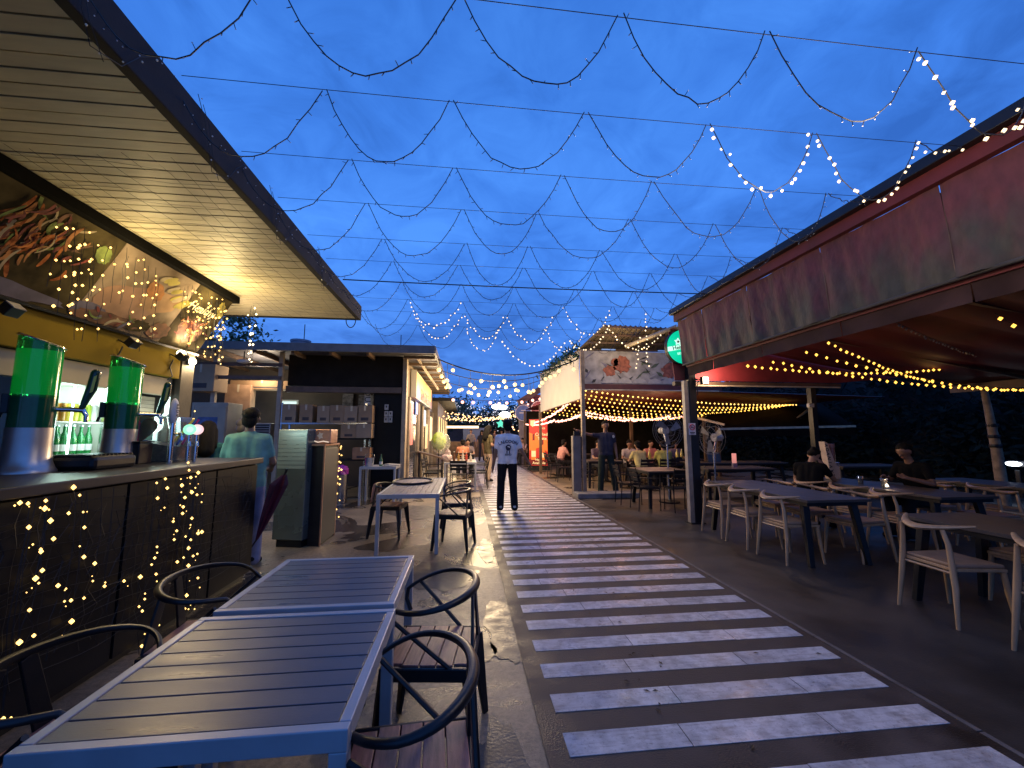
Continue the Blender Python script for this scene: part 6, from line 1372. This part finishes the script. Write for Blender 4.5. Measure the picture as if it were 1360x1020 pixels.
# ------------------------------------------------------------------ people
CLOTH = {}
def cmat(n_, c, **k):
    return mat('cloth_' + n_, c, .9, 0, .18, 9, .25, 22, spec=.08, **k)
def capsule_mb(mb, a, b_, ra, rb):
    a, b_ = Vector(a), Vector(b_); d = b_ - a; l = d.length
    if l < 1e-4: return mb.ball(a, ra, 10, 8)
    d = d / l; pts, rs = [], []
    for f_ in (-1, -.8, -.45): pts.append(a + d * ra * f_); rs.append(ra * math.sqrt(max(.02, 1 - f_ * f_)))
    pts += [a, a.lerp(b_, .5), b_]; rs += [ra, (ra + rb) / 2, rb]
    for f_ in (.45, .8, 1): pts.append(b_ + d * rb * f_); rs.append(rb * math.sqrt(max(.02, 1 - f_ * f_)))
    return mb.tube(pts, rs, 12)
def person(label, loc, rz, J, mats, h=1.74, vox=.014, hair='short', group=None, sleeves=.55, slim=1.0, skirt=0, face=False, legs='trousers', cat='person', hair_m=None):
    """one continuous body grown from joints (local metres, facing +y), clothed by region"""
    t = thing('person', label, cat, loc, rz, group); k = h / 1.74
    V_ = {n_: Vector(p) * k for n_, p in J.items()}
    prim = []      # (a, b, ra, rb, material index)  0 skin 1 top 2 bottoms 3 shoes
    P = lambda a, b_, ra, rb, m: prim.append((Vector(a), Vector(b_), ra * k, rb * k, m))
    sx = (V_['shR'] - V_['shL']).normalized(); up = (V_['neck'] - V_['pelvis']).normalized(); fw = up.cross(sx).normalized() * -1
    fw = sx.cross(up) * -1 if False else up.cross(sx)
    w = slim; pl, ch, nk = V_['pelvis'], V_['chest'], V_['neck']
    for s_ in (-1, 1):
        P(pl + sx * s_ * .075 * w * k, pl + sx * s_ * .08 * w * k - up * .04 * k, .105 * w, .105 * w, 2)
        P(pl + up * .07 * k + sx * s_ * .075 * w * k, ch - up * .06 * k + sx * s_ * .085 * w * k, .100 * w, .108 * w, 1)
        P(ch - up * .06 * k + sx * s_ * .085 * w * k, ch + up * .10 * k + sx * s_ * .085 * w * k, .108 * w, .098 * w, 1)
    P(pl + up * .03 * k, ch + up * .12 * k, .110 * w, .10 * w, 1)
    P(V_['shL'], V_['shR'], .070, .070, 1); P(nk - up * .05 * k, V_['shL'], .062, .066, 1); P(nk - up * .05 * k, V_['shR'], .062, .066, 1)
    hd = V_['head']; hu = (hd - nk).normalized()
    P(nk - up * .04 * k, hd - hu * .05 * k, .054, .05, 0)
    P(hd + hu * .035 * k - fw * .012 * k, hd + hu * .03 * k + fw * .012 * k, .085, .083, 0); P(hd - hu * .03 * k + fw * .02 * k, hd - hu * .055 * k + fw * .032 * k, .066, .046, 0)
    P(hd + fw * .085 * k, hd - hu * .028 * k + fw * .100 * k, .010, .016, 0)
    for s_ in (-1, 1): P(hd + sx * s_ * .082 * k + hu * .012 * k, hd + sx * s_ * .084 * k - hu * .02 * k, .014, .010, 0)
    for S in 'LR':
        sh, eb, wr = V_['sh' + S], V_['el' + S], V_['wr' + S]; cu = sh.lerp(eb, sleeves) if sleeves < 1 else eb
        P(sh, cu, .064 * (.85 + .15 * w), .056, 1)
        if sleeves < 1: P(cu, eb, .044, .038, 0); P(eb, wr, .039, .028, 0)
        else: P(eb, wr.lerp(eb, .08), .046, .036, 1)
        d = (wr - eb).normalized(); hv = V_.get('hd' + S, wr + d * .085 * k); dh = (hv - wr).normalized(); sd_ = dh.cross(fw).normalized() if abs(dh.dot(fw)) < .9 else dh.cross(sx).normalized()
        nrm = dh.cross(sd_).normalized()
        P(wr, wr + dh * .045 * k, .026, .030, 0)
        for q, l in ((-.027, .062), (-.009, .072), (.009, .068), (.027, .055)):
            b0 = wr + dh * .075 * k + nrm * q * k; P(wr + dh * .04 * k + nrm * q * .6 * k, b0, .015, .0125, 0); P(b0, b0 + (dh * l + sd_ * .016) * k, .0115, .009, 0)
        P(wr + dh * .025 * k + nrm * .022 * k, wr + dh * .075 * k + nrm * .048 * k + sd_ * .02 * k, .014, .010, 0)
        hp_, kn, an, to = V_['hip' + S], V_['kn' + S], V_['an' + S], V_['to' + S]
        if legs == 'trousers': P(hp_, kn, .092 * w, .076, 2); P(kn, an, .076, .070, 2)
        elif legs == 'shorts': P(hp_, hp_.lerp(kn, .75), .092 * w, .080, 2); P(hp_.lerp(kn, .7), kn, .060, .052, 0); P(kn, an, .054, .036, 0)
        else: P(hp_, kn, .075 * w, .055, 0); P(kn, an, .052, .034, 0)
        P(an, to, .048, .040, 3); P(an - (to - an).normalized() * .04 * k, to, .040, .034, 3)
    if skirt:
        P(pl, (V_['knL'] + V_['knR']) / 2 + Vector((0, 0, .05)), .13 * w, .19 * skirt, 2 if skirt < 1.1 else 1)
    mb = MB()
    for a, b_, ra, rb, m in prim: capsule_mb(mb, a, b_, ra, rb)
    me = bpy.data.meshes.new('tmp'); me.from_pydata(mb.v, [], mb.f)
    bm = bmesh.new(); bm.from_mesh(me); bmesh.ops.recalc_face_normals(bm, faces=bm.faces); bm.to_mesh(me); bm.free()
    o = bpy.data.objects.new('tmp', me); COL.objects.link(o)
    r_ = o.modifiers.new('r', 'REMESH'); r_.mode = 'VOXEL'; r_.voxel_size = vox * k; s_ = o.modifiers.new('s', 'SMOOTH'); s_.iterations = 6; s_.factor = .5
    dg = bpy.context.evaluated_depsgraph_get(); dg.update(); body = bpy.data.meshes.new_from_object(o.evaluated_get(dg)); bpy.data.objects.remove(o); body.name = 'body'
    n_ = len(body.polygons); cen = np.empty(n_ * 3); body.polygons.foreach_get('center', cen); cen = cen.reshape(-1, 3); best = np.full(n_, 9.); idx = np.zeros(n_, int)
    for a, b_, ra, rb, m in prim:
        A, B = np.array(a), np.array(b_); d = B - A; l2 = max(1e-9, d @ d); u = np.clip(((cen - A) @ d) / l2, 0, 1); dist = np.linalg.norm(cen - A - u[:, None] * d, axis=1) - (ra + (rb - ra) * u)
        if m == 1: dist = dist - .003
        if m == 2: dist = dist - .002
        mk = dist < best; best[mk] = dist[mk]; idx[mk] = m
    # shirt hem hangs over the waist
    if 'hem' in J:
        mk = (idx == 2) & (cen[:, 2] > V_['hem'].z); idx[mk] = 1
    body.materials.clear()
    for m in mats: body.materials.append(m)
    body.polygons.foreach_set('material_index', idx.astype(np.int32)); body.polygons.foreach_set('use_smooth', [True] * n_); body.update()
    bo = bpy.data.objects.new('body', body); COL.objects.link(bo); bo.parent = t
    # hair
    mb = MB(); rh_ = random.Random(len(label)); Mx = Matrix((sx, fw, hu)).transposed()
    if hair == 'short':
        mb.ball(hd + hu * .058 * k - fw * .026 * k, (.091 * k, .099 * k, .080 * k), 16, 12, M=Mx)
        mb.ball(hd - hu * .012 * k - fw * .05 * k, (.080 * k, .056 * k, .088 * k), 14, 10, M=Mx)
    elif hair == 'long':
        mb.ball(hd + hu * .046 * k - fw * .016 * k, (.100 * k, .112 * k, .096 * k), 16, 12, M=Mx); capsule_mb(mb, hd - fw * .05 * k, hd - hu * .26 * k - fw * .075 * k, .098 * k, .105 * k)
        for s_ in (-1, 1): capsule_mb(mb, hd + sx * s_ * .055 * k - fw * .03 * k, hd - hu * .22 * k + sx * s_ * .075 * k - fw * .04 * k, .06 * k, .055 * k)
    elif hair == 'bun':
        mb.ball(hd + hu * .058 * k - fw * .026 * k, (.093 * k, .100 * k, .082 * k), 14, 10, M=Mx); mb.ball(hd + hu * .10 * k - fw * .08 * k, .05 * k, 10, 8)
    if hair:
        c0 = hd + fw * .078 * k - hu * .02 * k
        mb.v = [tuple(Vector(v) + Vector((rh_.uniform(-.005, .005), rh_.uniform(-.005, .005), rh_.uniform(-.005, .005)))) for v in mb.v]
        mb.build('hair', hair_m or M_HAIR, t, smooth=True)
    if face:
        e_ = MB(); [e_.ball(hd + fw * .079 * k + sx * s_ * .031 * k + hu * .018 * k, (.009 * k, .006 * k, .005 * k), 8, 6, M=Mx) for s_ in (-1, 1)]; e_.build('eyes', M_INK, t)
        e_ = MB(); [e_.bar(hd + fw * .086 * k + sx * s_ * .016 * k + hu * .036 * k, hd + fw * .076 * k + sx * s_ * .052 * k + hu * .034 * k, .005, .005) for s_ in (-1, 1)]; e_.build('eyebrows', M_HAIR, t)
        e_ = MB(); e_.ball(hd + fw * .078 * k - hu * .058 * k, (.024 * k, .010 * k, .008 * k), 10, 6, M=Mx); e_.build('mouth', mat('lips', (.22, .07, .06), .5), t)
    return t
def stand(arm=.10, step=0.0, tw=0.0):
    """standing joints at 1.74 m, facing +y"""
    J = dict(pelvis=(0, 0, .95), chest=(0, -.01, 1.25), neck=(0, -.01, 1.47), head=(0, .02, 1.615), shL=(-.165, -.01, 1.385), shR=(.165, -.01, 1.385),
             elL=(-.235 - arm * .3, -.03, 1.13), elR=(.235 + arm * .3, -.03, 1.13), wrL=(-.25 - arm * .4, .03, .88), wrR=(.25 + arm * .4, .03, .88),
             hipL=(-.095, 0, .90), hipR=(.095, 0, .90), knL=(-.115, .03 + step * .5, .49), knR=(.115, .02 - step * .2, .49), anL=(-.13, .0 + step, .085), anR=(.13, -.02 - step, .085 + step * .25), toL=(-.145, .15 + step, .035), toR=(.15, .13 - step, .04))
    return J
def sit(lean=.1, seat=.47):
    J = dict(pelvis=(0, 0, seat + .09), chest=(0, lean * .6, seat + .40), neck=(0, lean, seat + .61), head=(0, lean + .05, seat + .755), shL=(-.18, lean * .9, seat + .54), shR=(.18, lean * .9, seat + .54),
             elL=(-.25, lean + .10, seat + .30), elR=(.25, lean + .10, seat + .30), wrL=(-.14, lean + .32, seat + .31), wrR=(.14, lean + .32, seat + .31),
             hipL=(-.09, .02, seat + .07), hipR=(.09, .02, seat + .07), knL=(-.12, .43, seat + .04), knR=(.12, .43, seat + .04), anL=(-.12, .42, .085), anR=(.12, .42, .085), toL=(-.12, .57, .035), toR=(.12, .57, .035))
    return J
BLK = cmat('black', (.007, .007, .008)); SHOE = cmat('shoe_dark', (.02, .02, .022))
# the man walking away on the tiles
J = stand(.16, .05); J.update(wrR=(.40, -.02, .93), elR=(.275, -.05, 1.13), wrL=(-.27, .03, .86), elL=(-.225, -.02, 1.12), shL=(-.175, -.01, 1.385), shR=(.175, -.01, 1.38), hem=(0, 0, .90))
wm = person('man in white printed T-shirt and black trousers walking away on the tiled walkway', (.83, 8.1, .016), R(2), J, [M_SKIN2, cmat('white_tee', (.78, .76, .78)), cmat('black_trousers', (.014, .014, .018)), cmat('white_shoe', (.45, .45, .45))], 1.76, .0115, sleeves=.62, slim=1.06)
SHP = mat('shirt_print', (.03, .03, .06), .8)
def onback(pts, y0): return pts
bz = 1.0
lt1 = lettering('LALCOON', .082, SHP, wm, Vector(wm.location) + Vector((0, -.128, 1.335)), (R(90), 0, 0), bold=.002, arc=.36)
mb = MB(); n = 18
mb.prism([(.052 * math.cos(a) * (1 + .1 * math.sin(5 * a)), -.128, 1.22 + .058 * math.sin(a)) for a in np.linspace(0, 2 * math.pi, n + 1)[:-1]], (0, -.002, 0)); mb.box((-.025, -.129, 1.135), (.018, .002, .06)); mb.box((.025, -.129, 1.135), (.018, .002, .06)); mb.build('shirt_emblem', SHP, wm)
mb = MB(); mb.box((.01, -.1315, 1.235), (.05, .002, .02), (0, R(20), 0)); mb.build('emblem_highlight', M_WHITE, wm)
lettering('BAND', .045, SHP, wm, Vector(wm.location) + Vector((0, -.129, 1.085)), (R(90), 0, 0), bold=.001)
# men and woman by the bar
J = stand(.05); J.update(wrR=(.20, .22, 1.05), elR=(.25, .02, 1.12), wrL=(-.20, .25, 1.06), elL=(-.26, .03, 1.12), hem=(0, 0, .86))
person('man in teal shirt seen from behind at the end of the bar', (-2.50, 5.20, 0), R(14), J, [M_SKIN2, cmat('teal_shirt', (.16, .34, .31)), cmat('grey_blue_jeans', (.26, .26, .36)), SHOE], 1.80, .013, sleeves=.6, slim=1.08)
J = stand(.05); J.update(wrR=(-.08, .20, 1.10), elR=(.25, .05, 1.10), wrL=(.08, .22, 1.12), elL=(-.26, .05, 1.10), hem=(0, 0, .86))
person('grey haired man in brown grey shirt with folded arms behind the teal shirt', (-3.22, 6.5, 0), R(-40), J, [M_SKIN2, cmat('brown_grey', (.13, .115, .10)), cmat('dark_trousers', (.03, .03, .035)), SHOE], 1.73, .015, hair_m=mat('grey_hair', (.12, .11, .10), .6), sleeves=.6)
J = stand(.04); J.update(wrR=(.14, .25, 1.05), wrL=(-.14, .25, 1.05), elR=(.22, .05, 1.12), elL=(-.22, .05, 1.12))
person('woman with long dark hair and teal dress behind the bar end', (-3.33, 5.85, 0), R(25), J, [M_SKIN, cmat('deep_teal', (.03, .11, .12)), cmat('deep_teal', (.03, .11, .12)), SHOE], 1.66, .014, 'long', sleeves=.5, slim=.92, skirt=1.0, legs='bare')
# the guard at the pillar
J = stand(.06); J.update(shL=(-.18, 0, 1.40), elR=(.43, .05, 1.42), wrR=(.66, .08, 1.50), hdR=(.72, .08, 1.52), elL=(-.24, -.02, 1.12), wrL=(-.25, .05, .90), knL=(-.16, .03, .49), anL=(-.22, .0, .085), toL=(-.27, .14, .035), knR=(.13, .02, .49), anR=(.15, 0, .085), toR=(.17, .15, .035), hem=(0, 0, .93))
gd = person('standing guard in dark uniform with one arm raised to the pillar', (3.55, 10.25, 0.0), R(176), J, [M_SKIN2, cmat('navy_uniform', (.035, .035, .055)), cmat('dark_green_trousers', (.022, .030, .028)), SHOE], 1.82, .013, face=True, sleeves=.5)
mb = MB(); mb.prism([(-.18 + .03 * math.cos(a), .085, 1.43 + .04 * math.sin(a)) for a in np.linspace(0, 6.28, 11)[:-1]], (0, .004, 0)); mb.build('shoulder_patch', M_OFFW, gd)
# seated people under the awning
J = sit(.16); J.update(wrL=(-.17, .44, .86), wrR=(.20, .40, .84), elL=(-.29, .20, .79), elR=(.30, .18, .79), head=(0, .24, 1.215), neck=(0, .17, 1.07))
person('man in black T-shirt sitting behind the table and facing the walkway', (6.72, 5.52, 0), R(92), J, [M_SKIN2, BLK, cmat('dark_trousers', (.03, .03, .035)), SHOE], 1.76, .0125, face=True, sleeves=.62)
J = sit(.12); J.update(elR=(.24, .36, .80), wrR=(.13, .25, 1.06), hdR=(.09, .21, 1.13), elL=(-.27, .22, .78), wrL=(-.20, .42, .82), head=(.03, .20, 1.19), neck=(.01, .13, 1.08))
person('person in black shirt resting the head on one hand, seen from behind', (5.42, 6.12, 0), R(-62), J, [M_SKIN, BLK, BLK, SHOE], 1.68, .0125, 'bun', sleeves=.5)
for (x_, y_) in ((6.75, 5.52),):
    place(el, ue, (x_ + .08, y_, 0), R(180), 'pale elbow chair carrying the man in black')
# seated crowd in the hall
crowd = [((4.85, 11.05), 10, (.45, .40, .18), 'short', 'diner in pale yellow shirt seen from behind at the crowd table'), ((5.95, 13.0), 185, (.50, .20, .18), 'short', 'diner in red patterned shirt across the crowd table'), ((5.2, 12.9), 170, (.40, .36, .36), 'bun', 'diner in light shirt at the left of the crowd table'), ((6.75, 12.95), 190, (.16, .14, .22), 'long', 'long haired diner at the right of the crowd table'), ((5.55, 11.15), -8, (.35, .34, .10), 'short', 'diner in mustard shirt seen from behind beside the yellow one'), ((4.2, 13.2), 200, (.12, .10, .14), 'short', 'diner in dark shirt deep in the hall left of the crowd'), ((3.35, 14.6), -70, (.55, .28, .24), 'short', 'diner in salmon shirt beside the pillar behind the guard'), ((2.95, 20.2), 120, (.55, .36, .36), 'short', 'small figure in pink shirt beside the poster stand'), ((-.05, 15.4), 5, (.50, .20, .12), 'short', 'diner in orange shirt sitting on the left of the walkway'), ((.15, 16.2), 175, (.15, .12, .14), 'bun', 'diner in dark top facing the one in orange')]
for i, ((x_, y_), a, c, hr, lab) in enumerate(crowd):
    J = sit(random.Random(i).uniform(.06, .2))
    person(lab, (x_, y_, 0), R(a), J, [M_SKIN if i % 2 else M_SKIN2, cmat('crowd_%d' % i, c), cmat('dark_trousers', (.03, .03, .035)), SHOE], 1.66, .022, hr, group='seated diners in the hall')
    s_ = place(sc_p, us, (x_, y_, 0), R(a - 90), 'dark slat chair under the ' + lab.split(' seen')[0].split(' across')[0].split(' at the')[0].split(' deep')[0].split(' beside')[0].split(' sitting')[0].split(' facing')[0], 'dark slat chairs carrying diners')
dark_table('dark table between the two diners left of the walkway', (.05, 15.8, 0), .7, .7, .75, 'dark tables in the dining hall')
# walkers further down the lane
J = stand(.1, .06); J.update(wrR=(.20, .22, 1.1), hem=(0, 0, .86))
person('woman in olive top and beige trousers standing at the left edge of the far walkway', (.74, 13.2, .016), R(-60), J, [M_SKIN, cmat('olive_top', (.10, .085, .05)), cmat('beige_trousers', (.42, .32, .24)), SHOE], 1.74, .016, 'long', sleeves=.6, slim=.9)
for i, (x_, y_, a, c, c2, lab) in enumerate(((.95, 23, 180, (.03, .03, .04), (.03, .03, .05), 'distant walker in black approaching down the lane'), (1.5, 24.5, 10, (.20, .10, .09), (.03, .03, .04), 'distant walker in maroon walking away'), (2.0, 22.5, 170, (.04, .04, .06), (.10, .10, .16), 'distant walker in navy on the right of the lane'), (.4, 26, 180, (.25, .22, .2), (.05, .05, .06), 'distant walker in grey on the left of the lane'), (1.9, 26.5, 190, (.08, .05, .05), (.03, .03, .03), 'farthest walker in brown at the lane end'), (1.25, 21.5, 5, (.05, .05, .05), (.32, .32, .45), 'distant walker with pale blue shorts'))):
    person(lab, (x_, y_, .016), R(a), stand(.1, .06 * (1 if i % 2 else -1)), [M_SKIN, cmat('walk_%d' % i, c), cmat('walkp_%d' % i, c2), SHOE], 1.68 + .02 * i, .024, 'short' if i % 2 else 'long', group='walkers far down the lane')
